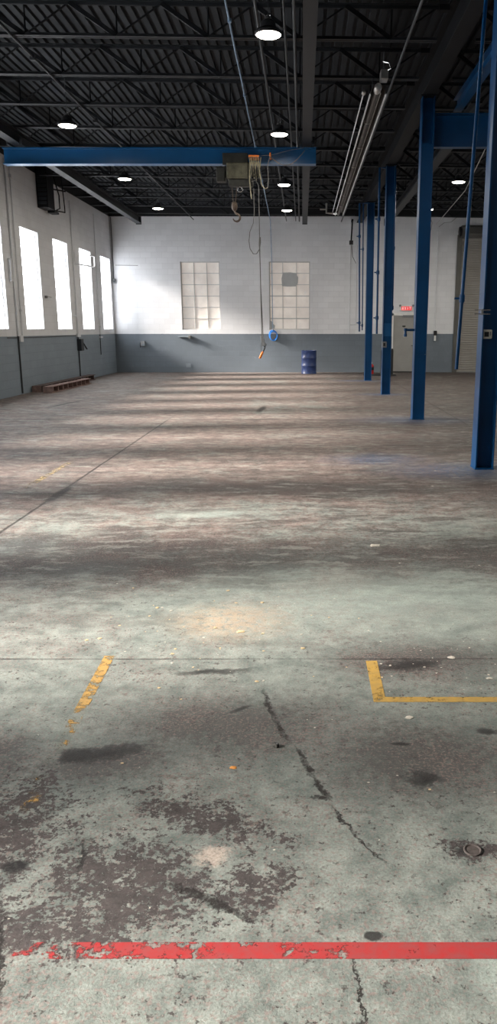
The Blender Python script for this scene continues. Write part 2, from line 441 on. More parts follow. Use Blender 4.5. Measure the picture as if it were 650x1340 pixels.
def line_mat(name, col, wear_lo, wear_hi, xdep=None, ydep=None):
    m, n, l, b = newmat(name)
    pos = objvec(n)
    sep = n.new('ShaderNodeSeparateXYZ'); l.new(pos, sep.inputs[0])
    f = noise(n, l, pos, 16, 8, .72); f2 = noise(n, l, pos, 2.2, 3)
    v = mth(n, l, 'ADD', mth(n, l, 'MULTIPLY', f, .8), mth(n, l, 'MULTIPLY', f2, .3))
    if xdep: v = mth(n, l, 'ADD', v, ramp(n, l, sep.outputs['X'], *xdep))
    if ydep: v = mth(n, l, 'ADD', v, ramp(n, l, sep.outputs['Y'], *ydep))
    a = ramp(n, l, v, wear_lo, wear_hi, 1, 0)
    cc = mix_rgb(n, l, ramp(n, l, noise(n, l, pos, 30, 6, .7), .35, .7), col, tuple(x*.62 + .04 for x in col))
    l.new(cc, b.inputs['Base Color']); b.inputs['Roughness'].default_value = .55
    t = n.new('ShaderNodeBsdfTransparent'); mx = n.new('ShaderNodeMixShader')
    l.new(a, mx.inputs[0]); l.new(t.outputs[0], mx.inputs[1]); l.new(b.outputs[0], mx.inputs[2])
    l.new(mx.outputs[0], n['Material Output'].inputs[0])
    return m
M['redline'] = line_mat('worn_red_floor_paint', (.35, .019, .021), .60, .64, xdep=(-1.0, -.25, .16, 0))
M['yelline'] = line_mat('worn_yellow_floor_paint', (.44, .26, .06), .53, .61, ydep=(2.3, 3.3, .16, 0))
M['yelL'] = line_mat('yellow_floor_paint', (.46, .28, .05), .56, .68)
M['yelfar'] = line_mat('faint_yellow_floor_paint', (.42, .31, .14), .44, .56)

# back-window paint: uneven cream paint over glass
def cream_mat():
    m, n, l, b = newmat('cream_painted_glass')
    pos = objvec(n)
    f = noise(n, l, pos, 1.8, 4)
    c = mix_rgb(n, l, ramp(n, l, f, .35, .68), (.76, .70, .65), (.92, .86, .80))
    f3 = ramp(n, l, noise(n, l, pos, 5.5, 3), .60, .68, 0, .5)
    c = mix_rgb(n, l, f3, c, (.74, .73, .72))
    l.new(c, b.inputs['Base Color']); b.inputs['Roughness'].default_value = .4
    l.new(c, b.inputs['Emission Color']); b.inputs['Emission Strength'].default_value = .10  # faint glow stands in for daylight coming through the painted glass
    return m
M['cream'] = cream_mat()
M['muntin'] = simple('grey_white_muntin', (.52, .51, .50), .5, 0, .1, 5)
M['patch'] = simple('grey_patch_paint', (.42, .435, .44), .6, 0, .05, 5)

# ================================================================== SETTING
fl = MB(); fl.v = [Vector(p) for p in ((XL-.3, YF-.3, 0), (XR+.3, YF-.3, 0), (XR+.3, YB+.3, 0), (XL-.3, YB+.3, 0), (XL-.3, YF-.3, -.15), (XR+.3, YF-.3, -.15), (XR+.3, YB+.3, -.15), (XL-.3, YB+.3, -.15))]
fl.f = [(0,1,2,3), (7,6,5,4), (0,4,5,1), (1,5,6,2), (2,6,7,3), (3,7,4,0)]
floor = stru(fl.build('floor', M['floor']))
T = .0012
mk = MB().box(-3.2, 3.2, 1.747, 1.804, .0002, T); o = mk.build('red_floor_line', M['redline'], floor); o['label'] = 'worn red painted line across the floor'
mk = MB(); mk.loft([[(-1.012,3.72,.0002),(-.960,3.72,.0002),(-.960,3.72,T),(-1.012,3.72,T)], [(-.985,2.33,.0002),(-.930,2.33,.0002),(-.930,2.33,T),(-.985,2.33,T)]])
o = mk.build('yellow_floor_line', M['yelline'], floor); o['label'] = 'broken worn yellow painted line'
mk = MB().prism([(.322,3.66),(.322,3.214),(2.6,3.214),(2.6,3.262),(.378,3.262),(.378,3.66)], 'Z', .0002, T)
o = mk.build('yellow_corner_mark', M['yelL'], floor); o['label'] = 'yellow painted right-angle corner mark'
mk = MB().box(-2.96, -2.88, 8.1, 9.7, .0002, T); o = mk.build('faint_yellow_line', M['yelfar'], floor); o['label'] = 'faint short yellow painted line'

# side wall with window openings
Ws = sorted(WIN)
wl_ = MB(); TX = XL - .24
wl_.box(TX, XL, YF, YB, -.1, WZ0).box(TX, XL, YF, YB, WZ1, ZD+.25)
ys = [YF]
for c in Ws:
    if c - WW/2 > ys[-1]: wl_.box(TX, XL, ys[-1], c - WW/2, WZ0, WZ1)
    ys.append(c + WW/2)
wl_.box(TX, XL, ys[-1], YB, WZ0, WZ1)
stru(wl_.build('wall_left', M['wallY']))
# far wall with two shallow window recesses, a door and a shutter opening
BW = [(-4.60, -3.12), (-1.25, .30)]; BZ0, BZ1 = 1.62, 4.12
DX0, DX1, DZ = 3.50, 4.44, 2.15
SX0, SX1, SZ = 5.98, 9.3, 5.02
wb = MB()
xs = [XL-.24, BW[0][0], BW[0][1], BW[1][0], BW[1][1], DX0, DX1, SX0, SX1, XR+.24]
Y1 = YB + .24
for i in range(len(xs)-1):
    a, b_ = xs[i], xs[i+1]
    if i in (1, 3): wb.box(a, b_, YB, Y1, -.1, BZ0).box(a, b_, YB, Y1, BZ1, ZD+.25)
    elif i == 5: wb.box(a, b_, YB, Y1, DZ, ZD+.25)
    elif i == 7: wb.box(a, b_, YB, Y1, SZ, ZD+.25)
    else: wb.box(a, b_, YB, Y1, -.1, ZD+.25)
stru(wb.build('wall_back', M['wallX']))
stru(MB().box(XR, XR+.24, YF, YB, -.1, ZD+.25).build('wall_right', M['wallY']))
stru(MB().box(XL-.24, XR+.24, YF-.24, YF, -.1, ZD+.25).build('wall_front', M['wallX']))

# corrugated deck
dk = MB(); pitch = .1524; x = XL - .2; prof = []
while x < XR + .2:
    z = ZD + roof_dz(x)
    prof += [(x, z), (x + .088, z), (x + .100, z + .042), (x + .140, z + .042)]
    x += pitch
dk.loft([[(a, YF-.2, b_) for a, b_ in prof], [(a, YB+.2, b_) for a, b_ in prof]], cap=False, closed=False)
ceil = stru(dk.build('ceiling', M['charcoal']))
sm = ceil.modifiers.new('thickness', 'SOLIDIFY'); sm.thickness = .02; sm.offset = 1
# roof cover above the ribs
stru(MB().box(XL-.4, XR+.4, YF-.4, YB+.4, ZD+.30, ZD+.36).build('roof_slab', M['blacksteel']))

# side windows: glass-block panels
def side_window(i, c):
    root = empty('window_%d' % i, (XL - .14, c, WZ0), kind='structure')
    y0, y1 = c - WW/2, c + WW/2; px = XL - .15
    pb = MB(); pb.v = [Vector((px, y0, WZ0)), Vector((px, y1, WZ0)), Vector((px, y1, WZ1)), Vector((px, y0, WZ1))]; pb.f = [(0,1,2,3)]
    p = pb.build('glass_block_panel', M['pane'], root)
    g = MB(); nx, nz = 7, 13
    for k in range(1, nx): yy = y0 + WW*k/nx; g.box(px-.012, px+.012, yy-.005, yy+.005, WZ0, WZ1)
    for k in range(1, nz): zz = WZ0 + (WZ1-WZ0)*k/nz; g.box(px-.012, px+.012, y0, y1, zz-.005, zz+.005)
    g.build('mortar_grid', M['mortar'], root)
    # toothed block ends along both jambs
    t = MB()
    for k in range(nz):
        z0 = WZ0 + (WZ1-WZ0)*k/nz + .008; z1 = WZ0 + (WZ1-WZ0)*(k+1)/nz - .008
        dx = .030 if k % 2 else .012
        for ya, yb in ((y0, y0+.03), (y1-.03, y1)): t.box(px+.012, px+.05+dx, ya, yb, z0, z1)
    t.build('jamb_blocks', M['mortar'], root)
    # portal for sky light at the opening
    ld = bpy.data.lights.new('sky_portal', 'AREA'); ld.shape = 'RECTANGLE'; ld.size = WZ1 - WZ0; ld.size_y = WW; ld.cycles.is_portal = True
    lo = bpy.data.objects.new('sky_portal_light', ld); COL.objects.link(lo)
    lo.location = (TX - .01, c, (WZ0+WZ1)/2); lo.rotation_euler = Vector((1,0,0)).to_track_quat('-Z', 'Y').to_euler()
    # area size axes: local X is vertical here or horizontal depending on the roll; make both safe
    lo.rotation_euler = (R(90), 0, R(-90)); ld.size = WW; ld.size_y = WZ1 - WZ0
for i, c in enumerate(WIN): side_window(i + 1, c)

# far-wall windows
for i, (a, b_) in enumerate(BW):
    root = empty('window_%d' % (13 + i), ((a+b_)/2, YB + .1, BZ0), kind='structure')
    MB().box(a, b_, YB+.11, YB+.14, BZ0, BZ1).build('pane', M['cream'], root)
    g = MB()
    for k in (1, 2): xx = a + (b_-a)*k/3; g.box(xx-.011, xx+.011, YB+.085, YB+.112, BZ0, BZ1)
    for k in range(1, 6):
        zz = BZ0 + (BZ1-BZ0)*k/6; t = .020 if k in (1, 3) and i else .011
        g.box(a, b_, YB+.085, YB+.112, zz-t, zz+t)
    g.build('muntin_grid', M['muntin'], root)
    fr = MB().box(a, a+.03, YB+.07, YB+.115, BZ0, BZ1).box(b_-.03, b_, YB+.07, YB+.115, BZ0, BZ1).box(a, b_, YB+.07, YB+.115, BZ1-.03, BZ1).box(a, b_, YB+.07, YB+.115, BZ0, BZ0+.03)
    fr.build('window_frame', M['muntin'], root)
    if i:
        pz = BZ0 + (BZ1-BZ0)*4/6
        pb = MB().prism([(a+.49, pz-.05), (a+.70, pz-.07), (a+1.02, pz-.06), (a+1.09, pz+.06), (a+1.10, pz+.28), (a+1.06, pz+.33), (a+1.05, pz+.42), (a+.80, pz+.45), (a+.52, pz+.44), (a+.47, pz+.22)], 'Y', YB+.078, YB+.084)
        q = pb.build('patch', M['patch'], root); q['label'] = 'grey square patch on the painted pane'
        MB().prism([(a+.04, BZ0+.04), (a+.20, BZ0+.04), (a+.21, BZ0+.16), (a+.13, BZ0+.22), (a+.10, BZ0+.30), (a+.04, BZ0+.34)], 'Y', YB+.08, YB+.084).build('patch', M['patch'], root)

# personnel door
d = empty('door_1', ((DX0+DX1)/2, YB, 0), kind='structure')
MB().box(DX0-.10, DX0+.01, YB-.015, YB+.10, 0, DZ+.09).box(DX1-.01, DX1+.10, YB-.015, YB+.10, 0, DZ+.09).box(DX0-.10, DX1+.10, YB-.015, YB+.10, DZ-.01, DZ+.09).build('door_frame', M['white'], d)
MB().box(DX0+.01, DX1-.01, YB+.03, YB+.08, .035, DZ-.01).build('door_leaf', M['door'], d, .004)
MB().box(DX0+.01, DX1-.01, YB+.0, YB+.2, 0, .03).build('threshold', M['blackplastic'], d)
MB().box(3.86, 4.30, YB-.03, YB+.03, 2.09, 2.16).bar((4.05, YB-.02, 2.15), (4.36, YB-.10, 2.15), .03, .02).build('door_closer', M['greyplastic'], d)
MB().lathe((3.92, YB+.03, 1.74), [(.0,-.02),(.03,-.02),(.035,0)], 12, 'Y').box(3.86, 3.98, YB+.02, YB+.03, 1.72, 1.77).build('viewer_plate', M['hoistdark'], d)
MB().tube([(4.32, YB+.03, 1.02), (4.32, YB-.05, 1.02), (4.20, YB-.05, 1.02)], .012).build('door_handle', M['chrome'], d)
MB().box(DX0-.1, DX1+.1, YB+.2, YB+.24, 0, DZ+.1).build('door_back', M['blackplastic'], d)

# roller shutter door
d = empty('door_2', ((SX0+SX1)/2, YB, 0), kind='structure')
pr = []; zz = .02; ymid = YB + .06
while zz < SZ + .05:
    pr += [(ymid, zz), (ymid - .022, zz + .012), (ymid - .026, zz + .045), (ymid - .020, zz + .070), (ymid, zz + .078)]
    zz += .085
sh = MB(); sh.loft([[(SX0, a, b_) for a, b_ in pr], [(SX1, a, b_) for a, b_ in pr]], cap=False, closed=False)
s_ = sh.build('shutter_curtain', M['shutter'], d); mm = s_.modifiers.new('t', 'SOLIDIFY'); mm.thickness = .01; mm.offset = 1
MB().box(SX0-.14, SX0+.02, YB-.06, YB-.001, 0, SZ+.05).box(SX1-.02, SX1+.14, YB-.06, YB-.001, 0, SZ+.05).box(SX0-.155, SX0-.125, YB-.09, YB-.001, 0, SZ+.05).build('guide_rail', M['shutterdark'], d)
hd = MB().prism([(YB-.02, SZ-.06), (YB-.40, SZ-.06), (YB-.46, SZ+.05), (YB-.42, SZ+.30), (YB-.30, SZ+.36), (YB-.02, SZ+.36)], 'X', SX0-.05, SX1+.1)
hd.build('shutter_hood', M['shutterdark'], d)
MB().lathe((SX0-.05, YB-.22, SZ+.15), [(.13,-.10),(.17,-.09),(.17,-.02),(.10,0)], 20, 'X').build('drive_sprocket', M['blackplastic'], d)
MB().box(SX0-.2, SX1+.2, YB+.18, YB+.24, 0, SZ+.1).build('door_back', M['blackplastic'], d)
MB().box(SX0, SX1, YB+.03, YB+.09, 0, .07).build('bottom_bar', M['greyplastic'], d)

# ================================================================== ROOF STEEL
JZ = 5.60
JY = [29.3 - 1.72*k for k in range(13)]
def joist(name, x0, x1):
    # local coordinates about the left bearing
    root = empty(name, (x0, 0, JZ))
    L = x1 - x0; h = .40
    f = lambda x: JZ
    b = MB()
    for s in (-1, 1):
        b.box(x0+.15, x1-.15, s*.008 if s > 0 else -.055, .055 if s > 0 else -.008, JZ, JZ+.007)
        b.box(x0+.15, x1-.15, .008 if s > 0 else -.016, .016 if s > 0 else -.008, JZ, JZ+.05)
    b.build('bottom_chord', M['greysteel'], root)
    t = MB()
    for s in (-1, 1):
        t.box(x0, x1, .008 if s > 0 else -.055, .055 if s > 0 else -.008, JZ+h+.043, JZ+h+.05)
        t.box(x0, x1, .008 if s > 0 else -.016, .016 if s > 0 else -.008, JZ+h, JZ+h+.05)
    t.build('top_chord', M['greysteel'], root)
    wb_ = MB(); n = max(4, round(L/1.25)); st = (L-.3)/n
    for k in range(n):
        a = x0 + .15 + k*st
        wb_.bar((a, 0, JZ+.43), (a+st/2, 0, JZ+.02), .05, .06)
        wb_.bar((a+st/2, 0, JZ+.02), (a+st, 0, JZ+.43), .018, .022)
        wb_.bar((a+st/2, .02, JZ+.02), (a+st/2, .02, JZ+.43), .018, .018)
    wb_.build('web', M['blacksteel'], root)
    MB().box(x0, x0+.14, -.06, .06, JZ+h-.02, JZ+h+.05).build('bearing_seat', M['blacksteel'], root)
    MB().box(x1-.14, x1, -.06, .06, JZ+h-.02, JZ+h+.05).build('bearing_seat', M['blacksteel'], root)
    root.rotation_euler = (0, math.atan(SLOPE), 0)
    return root
for side, (x0, x1) in enumerate(((XL, 2.03), (2.27, XR))):
    proto = None
    for k, y in enumerate(JY):
        if proto is None: o = proto = joist('bar_joist', x0, x1)
        else: o = copy_tree(proto)
        o.location = (x0, y, JZ + roof_dz(x0))
        where = 'from window wall to column line' if side == 0 else 'beyond the blue columns'
        if k == 0: lab = 'dark steel roof joist %s, nearest the back wall' % where
        else: lab = 'dark steel roof joist %s, %s from the back wall' % (where, ORD[k])
        tag(o, lab, 'roof joist', 'bar joists %s' % where)

def ibeam(name, x, y0, y1, z0, z1, w, mat, label, cat='beam', group=None, tf=.02, tw=.014):
    root = empty(name, (x, y0, z0), label, cat, group)
    MB().box(x-tw/2, x+tw/2, y0, y1, z0+tf, z1-tf).build('web', mat, root)
    MB().box(x-w/2, x+w/2, y0, y1, z0, z0+tf).build('bottom_flange', mat, root)
    MB().box(x-w/2, x+w/2, y0, y1, z1-tf, z1).build('top_flange', mat, root)
    return root
ibeam('roof_girder', 2.15, YF, YB, 5.50, 5.98, .22, M['blacksteel'], 'black roof girder running along the tops of the blue columns', 'girder')
def runway(x, y0, y1, z0, z1, wd, mat, label):
    r = ibeam('crane_runway_beam', x, y0, y1, z0, z1, wd, mat, label, 'crane runway')
    hb = MB(); y = y0 + .4
    for yy in JY:
        if y0 + .2 < yy < y1 - .2:
            zt = JZ + roof_dz(x) + .0
            hb.box(x-.05, x+.05, yy-.05, yy+.05, z1-.002, zt + .02)
    hb.build('hanger', mat, r)
    MB().box(x-wd/2, x+wd/2, y1, y1+.015, z0-.03, z1).build('end_plate', mat, r)
runway(-5.88, YF, 29.7, 5.34, 5.58, .20, M['greysteel'], 'long dark grey crane rail under the roof by the windows')
runway(.10, YF, 29.7, 5.34, 5.54, .18, M['greysteel'], 'long dark grey crane rail overhead beside the round lights')
runway(3.05, 14.9, 29.7, 5.30, 5.50, .20, M['greysteel'], 'grey crane rail to the right of the blue columns')
ibeam('blue_beam', 2.69, 9.0, 14.75, 5.30, 5.50, .14, M['blue'], 'blue painted beam behind the nearest column, resting on the blue crossbeam', 'beam')

# blue bridge beam of the crane
def bridge(x0, x1, y, z0, z1, wd, label, mat, rollers):
    root = empty('crane_bridge', ((x0+x1)/2, y, z0), label, 'crane beam')
    tf = .022
    MB().box(x0, x1, y-.012, y+.012, z0+tf, z1-tf).build('web', mat, root)
    MB().box(x0, x1, y-wd/2, y+wd/2, z0, z0+tf).build('bottom_flange', mat, root)
    MB().box(x0, x1, y-wd/2, y+wd/2, z1-tf, z1).build('top_flange', mat, root)
    for xr in rollers:
        e = MB().box(xr-.16, xr-.11, y-.35, y+.35, z1+.004, z1+.15).box(xr+.11, xr+.16, y-.35, y+.35, z1+.004, z1+.15)
        e.build('end_truck', M['greysteel'], root)
    return root
bridge(-6.22, .29, 17.56, 4.985, 5.305, .22, 'long blue crane beam spanning overhead, carrying the chain hoist', M['bluelight'], (-5.88, .10))
cb = bridge(2.20, 8.6, 14.72, 4.72, 5.26, .16, 'deep blue crossbeam attached to the second column', M['blue'], ())
MB().box(2.20, 2.22, 14.62, 14.82, 4.72, 5.28).build('end_plate', M['blue'], cb)

# ================================================================== COLUMNS
def column(y, label, plate_top, xo=0.0, boxz=None):
    x0, x1 = 2.045 + xo, 2.262 + xo; y0, y1 = y, y + .25
    root = empty('steel_column', ((x0+x1)/2, (y0+y1)/2, 0), label, 'column', 'blue steel columns')
    zt = 5.5
    MB().box(x0, x0+.016, y0, y1, .018, zt).build('flange', M['blue'], root, .003)
    MB().box(x1-.016, x1, y0, y1, .018, zt).build('flange', M['blue'], root, .003)
    MB().box(x0+.016, x1-.016, (y0+y1)/2-.006, (y0+y1)/2+.006, .018, zt).build('web', M['blue'], root)
    MB().box(x0-.006, x1+.006, y0-.006, y1+.006, 0, .018).build('base_plate', M['blue'], root)
    if plate_top:
        if y < 16:
            MB().box(x0+.016, x1-.016, y0+.004, y0+.014, .018, 1.18).build('cover_plate', M['blue'], root)
            MB().box(x0+.016, x1-.016, y0+.004, y0+.014, 1.19, plate_top).build('cover_plate', M['blue'], root)
        else:
            MB().box(x0+.016, x1-.016, y0+.030, y0+.040, .018, plate_top).build('cover_plate', M['blue'], root)
    MB().box(x0-.03, x1+.03, y0-.03, y1+.03, zt-.02, zt).build('cap_plate', M['blacksteel'], root)
    return root
c1 = column(9.17, 'nearest blue steel column, with a pale switch box on its side', None, .02)
c2 = column(14.47, 'second blue steel column, where the crossbeam joins', 4.74)
c3 = column(20.2, 'third blue steel column, beside the dark machine', 4.80)
c4 = column(25.76, 'farthest blue steel column, nearest the back wall', 4.83)
# lighter band on the third column
MB().box(2.058, 2.25, 20.222, 20.229, 1.46, 1.78).build('patch_plate', M['bluelight'], c3)

def switch_box(x, y, z, sx, sz, label, mat):
    r = empty('switch_box', (x, y, z), label, 'switch box')
    MB().box(x-sx/2, x+sx/2, y-.05, y, z-sz/2, z+sz/2).build('housing', mat, r, .012)
    MB().box(x-sx*.22, x+sx*.18, y-.058, y-.05, z-sz*.26, z+sz*.26).build('dial_window', M['blackplastic'], r)
    MB().box(x+sx*.27, x+sx*.36, y-.060, y-.05, z-sz*.15, z+sz*.28).build('toggle', M['greyplastic'], r)
    return r
switch_box(2.135, 9.289, 1.575, .125, .105, 'small cream switch box on the nearest blue column', M['beige'])
switch_box(2.085, 20.235, 1.255, .12, .15, 'small grey switch box on the third blue column', M['greyplastic'])
r = empty('pipe_clamp', (2.03, 9.2, 1.82), 'small steel clamp on the edge of the nearest column', 'clamp')
MB().tube([(1.97, 9.19, 1.80), (2.14, 9.155, 1.80)], .006).tube([(1.97, 9.19, 1.845), (2.14, 9.155, 1.845)], .006).build('rod', M['chrome'], r)
MB().box(2.04, 2.064, 9.16, 9.20, 1.79, 1.855).build('jaw', M['greyplastic'], r)
# short pipe arm on the second column
r = empty('pipe_tap', (2.045, 14.56, 1.62), 'short blue pipe tap turning down on the second column', 'pipe')
MB().tube([(2.045, 14.55, 1.62), (1.90, 14.55, 1.62), (1.88, 14.55, 1.60), (1.88, 14.55, 1.53)], .022).build('pipe', M['blue'], r, smooth=True)
MB().lathe((1.88, 14.55, 1.50), [(.03, 0), (.03, .05)], 12).build('fitting', M['blue'], r)
MB().lathe((1.88, 14.55, 1.60), [(.032, 0), (.032, .05)], 12).build('fitting', M['blue'], r)

def drop_pipe(p0, p1, rad, label, joints, valve=True, col='blue'):
    r = empty('drop_pipe', p1, label, 'pipe')
    MB().tube([(2.12 if p0[0] < 2.2 else 2.25, p0[1]+.16*(p0[1]<20.4)*(p0[1]>20), 5.47), p0, p1], rad, 12).build('pipe', M[col], r, smooth=True)
    p0, p1 = Vector(p0), Vector(p1)
    d = (p1-p0).normalized()
    for t in joints:
        c = p0.lerp(p1, t)
        f = MB().tube([c - d*.05, c - d*.03, c + d*.03, c + d*.05], [rad*1.2, rad*1.6, rad*1.6, rad*1.2], 12)
        f.tube([c, c + Vector((-.09, 0, 0))], rad*.6, 8)
        f.build('coupling', M[col], r)
    return r
drop_pipe((2.03, 9.62, 5.45), (1.875, 9.62, 1.16), .022, 'leaning blue air pipe hanging beside the nearest column', (.807,))
drop_pipe((1.885, 20.32, 5.45), (1.897, 20.32, 1.52), .026, 'blue drop pipe on the window side of the third column', (.30, .62, .90))
drop_pipe((2.295, 20.49, 5.45), (2.30, 20.49, 2.1), .020, 'thin blue pipe on the far side of the third column', (.55, .98))
drop_pipe((1.79, 25.85, 5.45), (1.85, 25.85, 1.56), .026, 'blue drop pipe hanging beside the farthest column', (.25, .93))
drop_pipe((1.92, 25.95, 5.45), (1.95, 25.95, 1.6), .018, 'thinner blue pipe between drop pipe and farthest column', (.35, .96))

# ================================================================== LIGHTS
def high_bay():
    r = empty('high_bay_light', (0, 0, 5.22))
    MB().lathe((0,0,5.22), [(.165,.0),(.175,.008),(.175,.03),(.14,.06),(.10,.08),(.085,.15),(.05,.175),(.02,.18)], 32).build('housing', M['blackplastic'], r, smooth=True)
    MB().lathe((0,0,5.22), [(.02,-.025),(.08,-.022),(.14,-.010),(.16,.002)], 32).build('lens', M['led'], r, smooth=True)
    MB().torus((0,0,5.425), .028, .007, 'Y', 16, 6).build('hook', M['chrome'], r)
    MB().tube([(0,0,5.445),(0,0,6.12)], .005, 6).build('cord', M['darkpipe'], r)
    return r
proto = None
LP = [(-.42, 10.87, 'nearest round ceiling light, on the middle row'), (-.43, 16.0, 'second round ceiling light on the middle row, above the crane rail gap'),
      (-.46, 21.3, 'third round ceiling light on the middle row, past the blue beam'), (-.47, 25.7, 'farthest round ceiling light on the middle row'),
      (-4.25, 15.35, 'nearest round ceiling light on the window side, in front of the blue beam'), (-4.35, 20.5, 'middle round ceiling light on the window side'),
      (-4.4, 25.3, 'farthest round ceiling light on the window side'), (3.92, 20.9, 'nearer round ceiling light beyond the blue columns'),
      (3.88, 25.5, 'farther round ceiling light beyond the blue columns')]
HZ = 5.22
for i, (x, y, lab) in enumerate(LP):
    o = high_bay() if proto is None else copy_tree(proto)
    if proto is None: proto = o
    o.location = (x, y, 5.22); tag(o, lab, 'ceiling light', 'round LED high bay lights')
    ld = bpy.data.lights.new('high_bay_lamp', 'AREA'); ld.shape = 'DISK'; ld.size = .32; ld.energy = 60 if x > 2 else 24; ld.color = (1, .93, .80)
    lo = bpy.data.objects.new('high_bay_lamp', ld); COL.objects.link(lo); lo.location = (x, y, 5.17)

ld2 = ld.copy(); ld2.energy = 75; ld3 = ld.copy(); ld3.energy = 20; ld4 = ld.copy(); ld4.energy = 5
for x, y in [(3.9, 16.0), (3.9, 10.9), (3.9, 5.6), (-.42, 5.6), (-4.25, 10.2), (-4.2, 5.0), (7.6, 20.9), (7.6, 25.5), (7.6, 16.0), (7.6, 10.9)]:  # unseen lights added beyond the visible rows to light the right bay
    o = copy_tree(proto); o.location = (x, y, 5.22)
    where = 'window side' if x < -2 else 'middle row' if x < 2 else 'first row beyond the columns' if x < 5 else 'outer row by right wall'
    tag(o, 'added unseen ceiling light on the %s, %d metres from back wall' % (where, round(30.8 - y)), 'ceiling light', 'round LED high bay lights')
    lo = bpy.data.objects.new('high_bay_lamp', (ld2 if y > 19 else ld4) if x > 2 else ld3); COL.objects.link(lo); lo.location = (x, y, 5.17)

# ================================================================== TUBE HEATER
hx, hy0, hy1, hz = 1.135, 12.6, 25.5, 5.12
r = empty('tube_heater', (hx, (hy0+hy1)/2, hz), 'long silver tube heater with open reflector hanging under the roof', 'heater')
rf = MB()
prof = [(-.115, -.075), (-.105, -.02), (-.07, .045), (-.03, .065), (.03, .065), (.07, .045), (.105, -.02), (.115, -.075)]
seg = [hy0 + (hy1-hy0)*k/7 for k in range(8)]
rf.loft([[(hx+a, y, hz+b_) for a, b_ in prof] for y in (hy0+.15, hy1-.1)], cap=False, closed=False)
q = rf.build('reflector', M['tube'], r); mm = q.modifiers.new('t', 'SOLIDIFY'); mm.thickness = .004
for s in (-1, 1): MB().box(hx+s*.118-.009, hx+s*.118+.009, hy0+.15, hy1-.1, hz-.09, hz-.066).build('reflector_lip', M['white'], r)
MB().tube([(hx-.02, hy0+.1, hz-.035), (hx-.02, hy1-.1, hz-.035)], .046, 16).build('radiant_tube', M['tube'], r, smooth=True)
MB().tube([(hx+.05, hy0+.3, hz-.02), (hx+.05, hy1-.3, hz-.02)], .008, 6).build('reflector_rib', M['white'], r, smooth=True)
MB().lathe((hx-.02, hy0-.10, hz-.035), [(.02,0),(.05,.01),(.056,.05),(.056,.20),(.048,.24)], 16, 'Y').build('burner_cup', M['galv'], r, smooth=True)
MB().box(hx+.0, hx+.11, hy0-.22, hy0-.02, hz+.03, hz+.16).build('burner_box', M['galv'], r, .01)
MB().tube([(hx+.05, hy0-.15, hz+.12), (hx+.14, hy0-.25, hz+.16), (hx+.12, hy0-.22, hz+.24), (hx+.04, hy0-.15, hz+.28)], .012, 8).build('gas_hose', M['chrome'], r, smooth=True)
MB().tube([(hx+.05, hy0-.12, hz+.15), (hx+.05, hy0-.12, hz+.42)], .008, 8).build('hanger_rod', M['darkpipe'], r)
br = MB()
for y in seg[1:-1]:
    br.tube([(hx-.075, y, hz-.02), (hx-.072, y, hz-.075), (hx-.02, y, hz-.087), (hx+.03, y, hz-.075), (hx+.035, y, hz-.02)], .006, 6)
br.build('tube_strap', M['galv'], r)
for y in [q for q in JY if hy0 + .3 < q < hy1 - .3][::2]:
    MB().tube([(hx, y-.03, hz+.06), (hx, y-.03, 5.550)], .006, 6).build('hanger_chain', M['darkpipe'], r)
    MB().tube([(hx-.20, y-.03, hz+.0), (hx-.10, y-.03, hz+.02), (hx, y-.03, hz+.10)], .005, 6).build('pipe_clip', M['darkpipe'], r)
MB().tube([(hx-.20, hy0+.4, hz+.0), (hx-.20, hy1-.2, hz+.0)], .010, 8).build('side_gas_line', M['wallpipe'], r)
MB().lathe((hx-.20, hy0+.4, hz), [(.015,-.10),(.032,-.08),(.032,-.02),(.012,.03)], 12, 'Y').build('sensor_end', M['galv'], r)
MB().tube([(hx-.02, hy1-.1, hz-.03), (hx-.15, hy1+.1, hz+.0), (hx-.38, hy1+.1, hz+.02), (hx-.38, hy1+.1, hz+.30)], .03, 8).tube([(hx-.38, hy1+.1, hz+.12), (hx-.58, hy1+.1, hz+.12)], .02, 8).build('flue_elbow', M['galv'], r)

# ================================================================== CHAIN HOIST
hy = 17.46
r = empty('chain_hoist', (-1.35, hy, 4.62), 'grimy olive electric hoist hanging under the blue crane beam', 'hoist')
MB().box(-1.555, -1.065, hy-.26, hy+.10, 4.66, 4.965).build('gear_housing', M['hoist'], r, .02)
fn = MB()
for k in range(4): fn.box(-1.53+k*.125, -1.50+k*.125, hy-.275, hy-.255, 4.68, 4.95)
for k in range(3): fn.box(-1.54, -1.08, hy-.272, hy-.255, 4.70+k*.11, 4.72+k*.11)
fn.build('ribs', M['hoist'], r)
MB().box(-1.775, -1.585, hy-.18, hy+.08, 4.62, 4.90).build('motor_box', M['hoistdark'], r, .02)
MB().tube([(-1.60, hy-.05, 4.77), (-1.54, hy-.05, 4.77)], .07, 12).build('shaft', M['hoistdark'], r)
MB().box(-1.52, -1.02, hy-.20, hy+.0, 4.52, 4.665).build('chain_bag', M['hoistdark'], r, .02)
for x in (-1.52, -1.22):
    for s in (-.17, .17):
        MB().lathe((x, 17.56+s*.95, 5.05), [(.03,-.03),(.07,-.03),(.07,.0),(.055,.03)], 14, 'Y').build('trolley_wheel', M['hook'], r)
MB().box(-1.64, -1.12, hy-.15, hy-.11, 4.94, 5.17).box(-1.64, -1.12, 17.70, 17.74, 4.94, 5.17).box(-1.5, -1.1, hy-.15, 17.74, 4.93, 4.97).build('trolley_plate', M['hoistdark'], r, .006)
ck = MB().tube([(-1.46, hy-.1, 4.55), (-1.435, hy-.1, 4.20)], .007, 6).tube([(-1.35, hy-.1, 4.55), (-1.395, hy-.1, 4.20)], .007, 6)
ck.build('load_chain', M['hook'], r)
MB().lathe((-1.415, hy-.1, 4.10), [(.02,.13),(.055,.11),(.065,.04),(.055,-.02),(.03,-.05)], 14).build('hook_block', M['hook'], r, smooth=True)
pts = [(-1.415, 4.06), (-1.40, 4.02), (-1.375, 3.99)]
